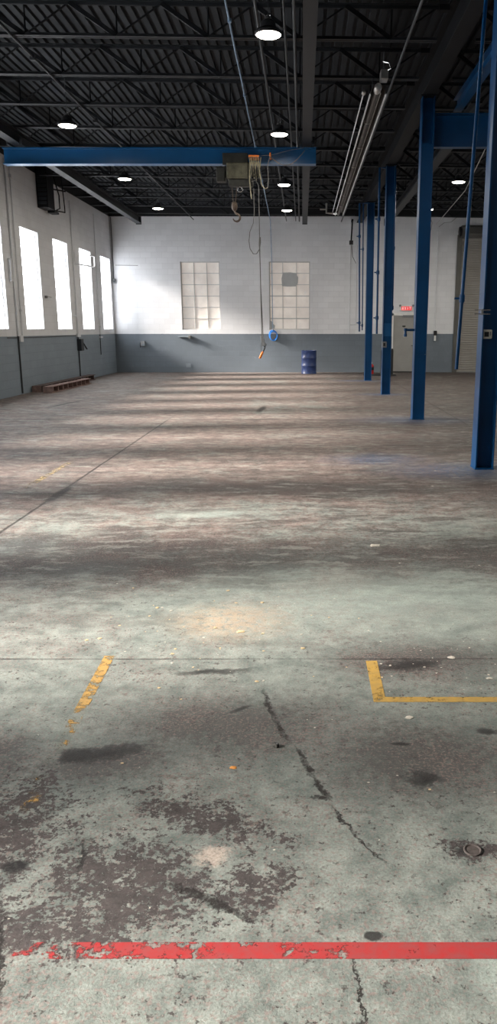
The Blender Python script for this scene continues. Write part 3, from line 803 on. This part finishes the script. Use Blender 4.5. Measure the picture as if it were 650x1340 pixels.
for k in range(14):
    a = R(95 - k*20); pts.append((-1.375 + .075*math.cos(a), 3.915 + .075*math.sin(a)))
MB().tube([(a, hy-.1, b_) for a, b_ in pts], [.02]*4 + [.022]*9 + [.016]*2 + [.012]*(len(pts)-15), 8).build('hook', M['hook'], r, smooth=True)
MB().torus((-1.29, hy-.12, 4.47), .05, .014, 'Y', 20, 6).build('limit_ring', M['chrome'], r)

# festoon of cable loops
fy = 17.12
r = empty('cable_festoon', (-.98, fy, 5.06), 'bundle of tan festoon cable loops hanging beside the olive hoist', 'cable')
MB().box(-1.09, -.88, fy-.02, 17.45, 5.05, 5.085).build('orange_carrier', M['orange'], r)
fc = MB()
for k in range(5):
    xa = -1.07 + k*.045; dz = .38 + .09*((k*37) % 5)/5
    fc.tube([(xa, fy-.03+k*.012, 5.05)] + [(xa + .05*math.sin(t*math.pi), fy-.03+k*.012, 5.05 - dz*math.sin(t*math.pi)**.8) for t in (.15,.3,.45,.5,.55,.7,.85)] + [(xa+.08-.03, fy-.03+k*.012, 5.05)], .011, 6)
fc.tube([(-.89, fy, 5.05), (-.87, fy, 4.75), (-.83, fy, 4.52), (-.76, fy, 4.44), (-.70, fy, 4.47)], .010, 6)
fc.tube([(-1.06, fy, 5.0), (-1.075, fy, 4.6), (-1.04, fy, 4.25)], .012, 6)
fc.build('cable_loops', M['tancable'], r, smooth=True)
MB().tube([(-.88, fy+.04, 5.08), (-.60, fy+.04, 5.10), (-.20, fy+.05, 5.20), (.05, fy+.05, 5.24)], .004, 6).build('messenger_wire', M['chrome'], r)
MB().box(-.665, -.635, fy-.02, 17.45, 5.06, 5.13).build('wire_clip', M['orange'], r)
cp = [(-.645, fy-.02, 5.05)]
for t in range(1, 12):
    u = t/11; cp.append((-.645 + .70*u, fy-.02, 5.05 - .22*math.sin(u*math.pi)**1.0 + .12*u))
MB().tube(cp, .008, 6).tube([(-.655, fy-.02, 5.05), (-.70, fy-.02, 4.9), (-.69, fy-.02, 4.6), (-.70, fy-.02, 4.45)], .009, 6).build('slack_cable', M['cable'], r, smooth=True)

# pendant control
r = empty('pendant_control', (-.85, fy, 1.10), 'hoist pendant control with orange grip at the end of a long hanging cable', 'control')
pts = [(-1.04, fy+.1, 4.60), (-.95, fy+.05, 4.62), (-.89, fy, 4.5), (-.885, fy, 3.6), (-.875, fy, 2.6), (-.862, fy, 1.50)]
MB().tube(pts, .009, 6).tube([(-.995, fy, 4.45), (-.985, fy, 3.98), (-1.01, fy, 3.78), (-1.085, fy, 3.60), (-1.105, fy, 3.42), (-1.085, fy, 3.27), (-1.02, fy, 3.17), (-.95, fy, 3.17), (-.885, fy, 3.27), (-.865, fy, 3.40), (-.87, fy, 3.50), (-.885, fy, 3.50), (-.895, fy, 3.36), (-.885, fy, 3.15), (-.872, fy+.012, 2.5), (-.835, fy+.012, 1.50)], .008, 6).build('cable', M['cable'], r, smooth=True)
MB().bar((-.865, fy, 1.50), (-.82, fy, 1.28), .07, .06, (0,1,0)).bar((-.80, fy, 1.34), (-.765, fy, 1.30), .03, .03, (0,1,0)).build('connector_block', M['greyplastic'], r, .008)
MB().tube([(-.80, fy, 1.30), (-.80, fy, 1.24), (-.845, fy, 1.15)], .014, 8).tube([(-.868, fy, 1.45), (-.878, fy, 1.15)], .004, 6).build('cord', M['rubber'], r, smooth=True)
MB().tube([(-.835, fy, 1.165), (-.86, fy, 1.13), (-.90, fy, 1.04), (-.915, fy, 1.02)], [.016, .026, .028, .018], 10).build('grip', M['orange'], r, smooth=True)

# ================================================================== OVERHEAD SERVICES
def pipe_run(name, pts, rad, mat, label, cat='pipe', n=8, clips=(), cliplen=.06):
    if not clips:
        return tag(MB().tube(pts, rad, n).build(name, M[mat], None, smooth=True), label, cat)
    r = empty(name, pts[0], label, cat)
    MB().tube(pts, rad, n).build('run', M[mat], r, smooth=True)
    for x, y, z in clips: MB().cbox(x, y, z, cliplen, cliplen, cliplen).build('fitting', M[mat], r, .006)
    return r
al = [(-.93 - .0115*(y-10), y, 5.53 + .010*math.sin(y*1.9)) for y in [7 + .5*k for k in range(47)]]
r = pipe_run('air_line', al + [(-1.17, 30.55, 5.50), (-1.17, 30.72, 5.30), (-1.14, 30.76, 4.2), (-1.12, 30.76, 1.62)], .013, 'airline', 'pale blue air line running under the roof and down the back wall', 'air line', clips=[(-.94, 11.3, 5.53), (-.98, 14.6, 5.53), (-1.02, 18.5, 5.53), (-1.07, 22.5, 5.53)], cliplen=.05)
pipe_run('conduit', [(-.58, 6, 5.547), (-.58, 30.6, 5.547)], .020, 'darkpipe', 'dark conduit under the roof next to the pale air line')
pipe_run('conduit', [(-.23, 6, 5.547), (-.23, 30.6, 5.547)], .016, 'darkpipe', 'dark conduit behind the middle lights, thinner of the two beside the crane rail')
pipe_run('conduit', [(-.10, 6, 5.537), (-.10, 30.6, 5.537)], .024, 'darkpipe', 'thicker dark conduit next to the middle crane rail')
pipe_run('conduit', [(-4.02, 9, 5.592), (-4.02, 30.6, 5.592)], .016, 'greysteel', 'grey conduit under the roof beside the window-side lights', clips=[(-4.02, 12.9, 5.585), (-4.02, 16.5, 5.585)], cliplen=.08)
pipe_run('conduit', [(1.46, 7, 5.522), (1.46, 30.6, 5.522)], .020, 'darkpipe', 'dark conduit under the roof above the tube heater')
pipe_run('conduit', [(3.7, 16, 5.44), (4.6, 23.5, 5.44), (5.0, 30.7, 5.44)], .012, 'galv', 'thin slanting conduit beyond the blue columns')
# strap rod with block near the far wall
r = empty('drop_rod', (1.83, 30.4, 4.7), 'black drop rod with a block at its end before the back wall', 'rod')
MB().bar((1.86, 30.4, 5.58), (1.82, 30.4, 4.82), .06, .05).build('rod', M['blacksteel'], r)
MB().box(1.83, 1.89, 30.4, YB, 5.52, 5.58).build('wall_arm', M['blacksteel'], r)
MB().box(1.75, 1.89, 30.32, 30.46, 4.69, 4.83).build('end_block', M['blackplastic'], r, .01)

# ================================================================== LEFT WALL FITTINGS
def wall_conduit(y, z0, z1, label, rad=.022, boxes=(), mat='wallpipe', dark=None):
    r = empty('wall_conduit', (XL+.03, y, z0), label, 'conduit')
    zsplit = max(z0, ZS)
    MB().tube([(XL+.028, y, zsplit), (XL+.028, y, z1)], rad, 8).build('pipe', M[mat], r, smooth=True)
    if z0 < ZS:
        q = MB().tube([(XL+.022, y, z0), (XL+.022, y, ZS)], rad*.8, 8).build('lower_pipe', M['darkpipe'], r, smooth=True)
    for (z, sy, sz, dy) in boxes:
        MB().box(XL+.002, XL+.075, y+dy-sy/2, y+dy+sy/2, z-sz/2, z+sz/2).build('junction_box', M[mat], r, .006)
    return r
wall_conduit(20.22, .03, 5.65, 'conduit on the window wall between the two nearest windows, reaching the floor', .026, ((3.05, .10, .55, -.22), (1.40, .22, .16, .12)))
wall_conduit(20.52, 1.42, 5.60, 'thinner conduit beside the floor-length conduit on the window wall', .018, ((2.1, .08, .06, 0), (5.3, .08, .08, 0)))
wall_conduit(25.62, .03, 5.5, 'conduit on the window wall leading down to the dark switch', .024, ((1.44, .30, .10, 0), (2.05, .10, .05, -.2)))
wall_conduit(28.42, .75, 5.5, 'thin conduit on the window wall between the two farthest windows', .016, ((1.36, .28, .05, .05), (1.72, .08, .05, 0), (2.05, .16, .05, -.12)))
r = empty('safety_switch', (XL+.08, 25.75, 1.16), 'dark safety switch box under the conduit on the window wall', 'switch')
MB().box(XL+.002, XL+.14, 25.52, 25.82, .96, 1.33).build('housing', M['greysteel'], r, .01)
MB().bar((XL+.12, 25.84, 1.2), (XL+.20, 25.94, 1.0), .03, .03).build('lever', M['blackplastic'], r)
r = pipe_run('wall_cable', [(XL+.015, 19.5, 1.43), (XL+.015, 22.2, 1.425), (XL+.015, 25.5, 1.44)], .010, 'darkpipe', 'thin dark cable along the paint line of the window wall', 'cable')
r = empty('pipe_bracket', (XL, 26.8, 3.7), 'white pipe bracket projecting in front of the window second from the corner', 'bracket')
MB().tube([(XL+.03, 25.75, 4.02), (XL+.03, 25.75, 3.66), (XL+.08, 26.1, 3.66), (XL+.25, 27.2, 3.66), (XL+.25, 27.35, 3.70), (XL+.25, 27.35, 4.0), (XL+.14, 27.1, 4.02)], .020, 8).build('pipe', M['wallpipe'], r, smooth=True)
MB().bar((XL+.03, 25.9, 3.655), (XL+.2, 26.9, 3.655), .05, .04).build('rail', M['wallpipe'], r)
r = empty('alarm_bell', (-7.12, YB, 3.42), 'small grey alarm box high in the far corner', 'alarm')
MB().box(-7.16, -7.04, YB-.10, YB-.001, 3.33, 3.50).build('housing', M['greyplastic'], r, .01)
MB().lathe((-7.10, YB-.10, 3.42), [(.02,-.03),(.05,-.02),(.055,0)], 14, 'Y').build('sounder', M['darkpipe'], r)
pipe_run('wall_cable', [(-7.13, YB-.02, 5.70), (-7.13, YB-.02, 3.50)], .014, 'darkpipe', 'dark cable down the far corner to the alarm box', 'cable')
pipe_run('wall_cable', [(-7.05, YB-.012, 3.99), (-6.2, YB-.012, 3.98)], .008, 'cable', 'short horizontal cable near the far corner', 'cable')
r = empty('wall_bracket', (XL+.02, 22.66, 2.53), 'tiny dark bracket on the window wall between two windows', 'bracket')
MB().box(XL+.002, XL+.05, 22.62, 22.72, 2.48, 2.55).tube([(XL+.04, 22.68, 2.53), (XL+.04, 23.1, 2.52)], .007).build('plate', M['cable'], r)

# wall exhaust / speaker unit
r = empty('wall_unit', (XL+.15, 22.9, 4.9), 'big dark box unit with tube bracket mounted high on the window wall', 'wall unit')
MB().box(XL+.002, XL+.30, 22.55, 23.15, 4.86, 5.92).build('housing', M['blacksteel'], r, .012)
lv = MB()
for k in range(8): lv.box(XL+.04, XL+.27, 22.53, 22.55, 4.95+k*.11, 5.02+k*.11)
lv.build('louvre', M['charcoal'], r)
MB().box(XL+.10, XL+.30, 23.1, 23.5, 4.80, 4.86).build('drip_tray', M['blacksteel'], r)
fb = MB().tube([(XL+.30, 23.1, 4.86), (XL+.47, 23.5, 4.86), (XL+.47, 23.5, 5.0), (XL+.42, 23.5, 5.85)], .018, 6)
fb.tube([(XL+.26, 23.2, 5.90), (XL+.36, 23.4, 5.30), (XL+.36, 23.4, 4.95), (XL+.30, 23.3, 4.90)], .018, 6)
fb.tube([(XL+.26, 23.1, 5.42), (XL+.52, 23.5, 5.42)], .02, 6)
fb.build('tube_bracket', M['blacksteel'], r)
MB().bar((XL+.15, 22.7, 5.9), (XL+.15, 22.7, 6.05), .1, .1).build('mount', M['blacksteel'], r)

# ================================================================== STEEL BEAMS ON FLOOR
def floor_beam(name, a, b_, wd, ht, label, mat, holes):
    a = Vector(a); b_ = Vector(b_)
    r = empty(name, (a+b_)/2, label, 'steel beam')
    d = (b_-a).normalized(); s = d.cross(Vector((0,0,1))).normalized(); L = (b_-a).length
    def P(t, u, z): return a + d*t + s*u + Vector((0,0,z))
    def slab(t0, t1, u0, u1, z0, z1):
        m = MB(); m.loft([[P(t, u0, z0), P(t, u1, z0), P(t, u1, z1), P(t, u0, z1)] for t in (t0, t1)]); return m
    m = slab(0, L, -wd/2, wd/2, 0, .018); m2 = slab(0, L, -wd/2, wd/2, ht-.018, ht)
    m.build('bottom_flange', M[mat], r); m2.build('top_flange', M[mat], r)
    slab(0, L, -wd/2, -wd/2+.02, .018, ht-.018).build('web', M[mat], r)
    ss = MB()
    n = holes
    for k in range(n):
        t = .15 + (L-.3)*k/(n-1)
        q = slab(t, t+.05, -wd/2+.02, wd/2-.02, .018, ht-.018); b0 = len(ss.v); ss.v += q.v; ss.f += [tuple(i+b0 for i in f) for f in q.f]
    ss.build('stiffener', M[mat], r)
    slab(-.015, 0, -wd/2-.01, wd/2+.01, 0, ht).build('end_plate', M['rust'], r)
    return r
floor_beam('steel_beam', (-6.66, 20.62, 0), (-6.60, 24.3, 0), .22, .17, 'rust-brown steel beam on the floor, farther from the window wall', 'rust', 9)
floor_beam('steel_beam', (-7.04, 20.9, 0), (-6.98, 26.3, 0), .22, .17, 'darker brown steel beam on the floor against the window wall', 'rustdark', 8)

# ================================================================== FAR WALL FITTINGS
r = empty('oil_drum', (.26, 29.88, 0), 'navy blue steel drum standing against the back wall', 'drum')
pf = [(.27,0),(.287,.006),(.287,.02),(.28,.03),(.28,.27),(.292,.285),(.292,.305),(.28,.32),(.28,.56),(.292,.575),(.292,.595),(.28,.61),(.28,.83),(.287,.84),(.287,.862),(.276,.865),(.272,.848)]
MB().lathe((.26, 29.88, 0), pf, 40).build('body', M['navy'], r, smooth=True)
MB().lathe((.26, 29.88, .846), [(.27,0),(.27,.006),(.05,.008)], 32).build('lid', M['navy'], r)
MB().lathe((.12, 29.88, .853), [(.03,0),(.03,.015)], 12).build('bung', M['greyplastic'], r)
# blue coil
r = empty('hose_coil', (-1.12, YB-.05, 1.42), 'bright blue hose coil hanging under the patched window', 'hose')
cm = MB()
for k in range(4): 
    b0 = len(cm.v); cm.torus((-1.12+.012*k, YB-.03-.016*k, 1.42-.012*k), .15-.004*k, .011, 'Y', 32, 6, .03)
for i in range(len(cm.v)): cm.v[i].z = 1.42 + (cm.v[i].z-1.42)*1.22
cm.build('coil', M['hose'], r, smooth=True)
MB().tube([(-1.12, YB-.002, 1.60), (-1.12, YB-.10, 1.60), (-1.12, YB-.10, 1.64)], .010, 6).build('hook', M['chrome'], r)
r = empty('wall_ledge', (-4.5, YB, 1.36), 'small grey ledge fixed on the back wall below the unpatched window', 'bracket')
MB().box(-4.76, -4.30, YB-.12, YB-.001, 1.335, 1.375).build('shelf', M['dadoplate'], r, .004)
MB().box(-4.36, -4.27, YB-.16, YB-.001, 1.29, 1.40).build('end_cap', M['cable'], r, .006)
r = empty('outlet_box', (-6.14, YB, 1.08), 'grey outlet box on the dado near the far corner', 'outlet')
MB().box(-6.22, -6.06, YB-.07, YB-.001, .99, 1.19).build('housing', M['greyplastic'], r, .01)
MB().box(-6.17, -6.05, YB-.08, YB-.07, 1.01, 1.09).build('cover', M['dadoplate'], r)
MB().tube([(-6.2, YB-.04, 1.19), (-6.24, YB-.04, 1.10), (-6.24, YB-.04, .95)], .012).build('cord', M['rubber'], r)
r = empty('outlet_plate', (-4.45, YB, .27), 'low pale plate on the dado below the unpatched window', 'outlet')
MB().box(-4.5, -4.32, YB-.02, YB-.001, .19, .34).build('plate', M['dadoplate'], r, .004)
# conduits right of the columns
def far_conduit(x, z0, z1, label, elbows=()):
    r = empty('wall_conduit', (x, YB-.03, z0), label, 'conduit')
    MB().tube([(x, YB-.022, z0), (x, YB-.022, z1)], .016, 8).build('pipe', M['wallpipe'], r, smooth=True)
    return r
far_conduit(1.82, 1.47, 5.65, 'pale conduit on the back wall left of the farthest column')
r = far_conduit(2.06, 1.85, 4.7, 'tan conduit on the back wall nearest the farthest column')
MB().tube([(2.06, YB-.022, 1.85), (2.02, YB-.022, 1.80), (1.80, YB-.022, 1.80)], .016, 8).build('elbow', M['wallpipe'], r)
MB().tube([(1.86, YB-.05, 4.7), (1.90, YB-.05, 4.3), (2.03, YB-.05, 4.05)], .010, 6).build('slack_wire', M['cable'], r)
r = far_conduit(5.10, 1.52, 5.15, 'white conduit on the back wall leading to the black switch')
MB().box(5.06, 5.20, YB-.06, YB-.001, 5.08, 5.20).build('junction_box', M['wallpipe'], r)
r = empty('door_switch', (5.12, YB, 1.45), 'black push-button switch between column and shutter', 'switch')
MB().box(5.06, 5.18, YB-.10, YB-.001, 1.40, 1.58).build('housing', M['blackplastic'], r, .01)
MB().box(5.08, 5.15, YB-.08, YB-.001, 1.20, 1.40).build('lower_plate', M['white'], r, .008)
r = empty('loose_wires', (4.9, YB-.05, 5.2), 'loose dark wires dangling under the roof near the shutter', 'wire')
MB().tube([(4.75, YB-.06, 5.7), (4.85, YB-.06, 5.5), (4.80, YB-.06, 5.2), (4.72, YB-.06, 4.7)], .008, 6).tube([(5.1, YB-.06, 5.35), (5.3, YB-.06, 5.5), (5.55, YB-.06, 5.52), (5.75, YB-.06, 5.68)], .008, 6).build('wires', M['cable'], r, smooth=True)
# door-top trim piece
# exit sign
r = empty('exit_sign', (3.98, YB, 2.42), 'lit red exit sign with two lamp heads above the grey door', 'exit sign')
MB().box(3.72, 4.22, YB-.07, YB-.001, 2.32, 2.50).build('housing', M['white'], r, .008)
MB().box(3.79, 4.18, YB-.078, YB-.07, 2.335, 2.485).build('face', M['exit'], r)
def letters(word, x, z, hgt, wd, gap, y, t):
    m = MB(); st = hgt*.17
    for ch in word:
        if ch == 'E':
            m.box(x, x+st, y, y+t, z, z+hgt)
            for q in (0, .415, .83): m.box(x, x+wd, y, y+t, z+hgt*q, z+hgt*q+st)
        elif ch == 'X':
            m.bar((x+st/2, y+t/2, z), (x+wd-st/2, y+t/2, z+hgt), st, t, (0,1,0)); m.bar((x+wd-st/2, y+t/2, z), (x+st/2, y+t/2, z+hgt), st, t, (0,1,0))
        elif ch == 'I': m.box(x+wd/2-st/2, x+wd/2+st/2, y, y+t, z, z+hgt)
        elif ch == 'T':
            m.box(x, x+wd, y, y+t, z+hgt-st, z+hgt); m.box(x+wd/2-st/2, x+wd/2+st/2, y, y+t, z, z+hgt)
        x += wd + gap
    return m
letters('EXIT', 3.822, 2.36, .10, .066, .022, YB-.083, .004).build('lettering', M['exitw'], r)
for x in (3.74, 4.24):
    MB().lathe((x, YB-.06, 2.51), [(.02,-.06),(.04,-.06),(.045,-.02),(.02,.02)], 12, 'Y').tube([(x, YB-.03, 2.46), (x, YB-.04, 2.51)], .012).build('lamp_head', M['greyplastic'], r)

# ================================================================== MACHINE, CANISTER
my = 27.95
r = empty('floor_machine', (2.98, my, 0), 'dark upright machine with grey control box behind the third column', 'machine')
MB().box(2.82, 3.14, my, my+.55, .10, .90).build('base_cabinet', M['blackplastic'], r, .03)
MB().prism([(my-.02, .08), (my+.57, .08), (my+.57, .93), (my+.12, .97), (my-.02, .90)], 'X', 3.10, 3.21).build('side_cover', M['blackplastic'], r, .01)
MB().box(2.83, 3.15, my+.06, my+.45, .90, 1.40).build('control_box', M['greyplastic'], r, .02)
MB().box(3.02, 3.10, my+.045, my+.06, 1.02, 1.18).build('dial', M['blackplastic'], r)
MB().box(2.84, 3.10, my+.10, my+.40, 1.40, 1.68).build('motor_head', M['blackplastic'], r, .03)
for x in (2.86, 3.08):
    for y in (my+.06, my+.48): MB().lathe((x, y, .05), [(.05,-.02),(.05,.02)], 14, 'X').build('wheel', M['rubber'], r)
MB().box(2.82, 3.15, my+.02, my+.53, .05, .10).build('chassis', M['greysteel'], r)
r = empty('fuel_can', (2.555, 29.3, 0), 'small red can with black band and white cap by farthest column', 'can')
MB().lathe((2.555, 29.3, 0), [(.09,.0),(.10,.01),(.10,.16)], 20).lathe((2.555, 29.3, 0), [(.10,.27),(.10,.33),(.07,.37),(.03,.385)], 20).build('body', M['redpaint'], r, smooth=True)
MB().lathe((2.555, 29.3, 0), [(.101,.16),(.101,.27)], 20).build('label_band', M['blackplastic'], r, smooth=True)
MB().lathe((2.555, 29.3, .385), [(.035,0),(.035,.06),(.02,.075)], 14).build('cap', M['white'], r, smooth=True)
r = empty('floor_mat', (2.75, 28.4, 0), 'flat dark mat on the floor between machine and can', 'mat')
MB().box(2.25, 3.4, 28.6, 29.1, .0, .03).build('mat', M['rubber'], r, .008)

# ================================================================== SMALL THINGS ON THE FLOOR
M['capdark'] = simple('dirty_cap_metal', (.085, .072, .068), .7, .2, .35, 60)
r = empty('anchor_cap', (.548, 2.19, 0), 'round rusty floor cap sunk in a dark stain', 'floor cap')
MB().torus((.548, 2.19, .001), .026, .004, 'Z', 28, 8).build('rim', M['capdark'], r, smooth=True)
MB().lathe((.548, 2.19, 0), [(.024,.0003),(.023,.0015),(.010,.002)], 24).build('lid', M['capdark'], r)
def scrap(name, x, y, size, h, mat, label, cat, seed):
    rnd = random.Random(seed); n = 9; m = MB()
    rr = [size*(.6 + .5*rnd.random()) for _ in range(n)]
    ring = lambda k, z: [(x + rr[i]*k*math.cos(2*math.pi*i/n), y + rr[i]*k*.8*math.sin(2*math.pi*i/n), z*(.7+.6*rnd.random())) for i in range(n)]
    m.loft([[(p[0], p[1], .0006) for p in ring(1, 0)], ring(1.05, h*.5), ring(.6, h)])
    o = m.build(name, M[mat], None)
    return tag(o, label, cat)
M['leafo'] = simple('orange_leaf', (.62, .27, .06), .6, 0, .25, 60)
M['chip'] = simple('pale_paint_chip', (.50, .47, .41), .7, 0, .2, 60)
M['straw'] = simple('tan_flake', (.55, .42, .25), .6, 0, .25, 60)
scrap('foil_scrap', -.104, 2.83, .017, .014, 'hoistdark', 'crumpled dark scrap lying beside the floor crack', 'scrap', 3)
scrap('foil_glint', -.100, 2.826, .006, .018, 'chrome', 'bright glint of foil on the crumpled dark scrap', 'scrap', 4)
scrap('dry_leaf', -.262, 2.674, .014, .003, 'leafo', 'small orange dry leaf alone on the bare floor', 'leaf', 5)
scrap('paper_scrap', .46, 3.07, .020, .004, 'chip', 'torn pale paper scrap below the yellow corner mark', 'scrap', 6)
scrap('paper_scrap', .562, 5.816, .05, .006, 'chip', 'white scrap on the dark floor stain, far right', 'scrap', 8)
scrap('paint_flake', -.34, 4.05, .028, .004, 'straw', 'largest tan flake on the sandy patch', 'flake', 9)
scrap('paint_flake', .898, 3.456, .017, .004, 'chip', 'white flake beside the long yellow line at the edge', 'flake', 10)
scrap('paint_flake', .76, 3.70, .022, .004, 'chip', 'white flake on the floor joint, by the yellow corner mark', 'flake', 11)
# uncountable crumbs
cr = MB(); rnd = random.Random(21)
def crumb(x, y, s):
    n = 5; a0 = rnd.random()*6; h = s*.25
    b = len(cr.v)
    pts = [(x + s*(.5+.7*rnd.random())*math.cos(a0+2*math.pi*i/n), y + s*(.4+.6*rnd.random())*math.sin(a0+2*math.pi*i/n)) for i in range(n)]
    cr.loft([[(p[0], p[1], .0004) for p in pts], [(p[0], p[1], h) for p in pts]])
for _ in range(36): crumb(-.42 + rnd.gauss(0, .38), 4.25 + rnd.gauss(0, .45), .003 + .008*rnd.random()**2)
for _ in range(60): crumb(.75 + rnd.gauss(0, .28), 3.65 + rnd.gauss(0, .30), .002 + .007*rnd.random()**2)
for _ in range(50): crumb(rnd.uniform(-1.4, 1.4), rnd.uniform(1.6, 4.8), .0015 + .004*rnd.random()**2)
for _ in range(30): crumb(rnd.uniform(-2.5, 4), rnd.uniform(5, 12), .005 + .010*rnd.random()**2)
tag(cr.build('debris', M['chip']), 'pale paint crumbs and grit scattered over the floor', 'debris', kind='stuff')
cr = MB()
for _ in range(40): crumb(-.45 + rnd.gauss(0, .35), 4.2 + rnd.gauss(0, .35), .004 + .012*rnd.random()**2)
for _ in range(14): crumb(rnd.uniform(-1.3, .6), rnd.uniform(2.3, 4.8), .004 + .006*rnd.random())
tag(cr.build('debris', M['straw']), 'tan flakes scattered around the sandy patch', 'debris', kind='stuff')
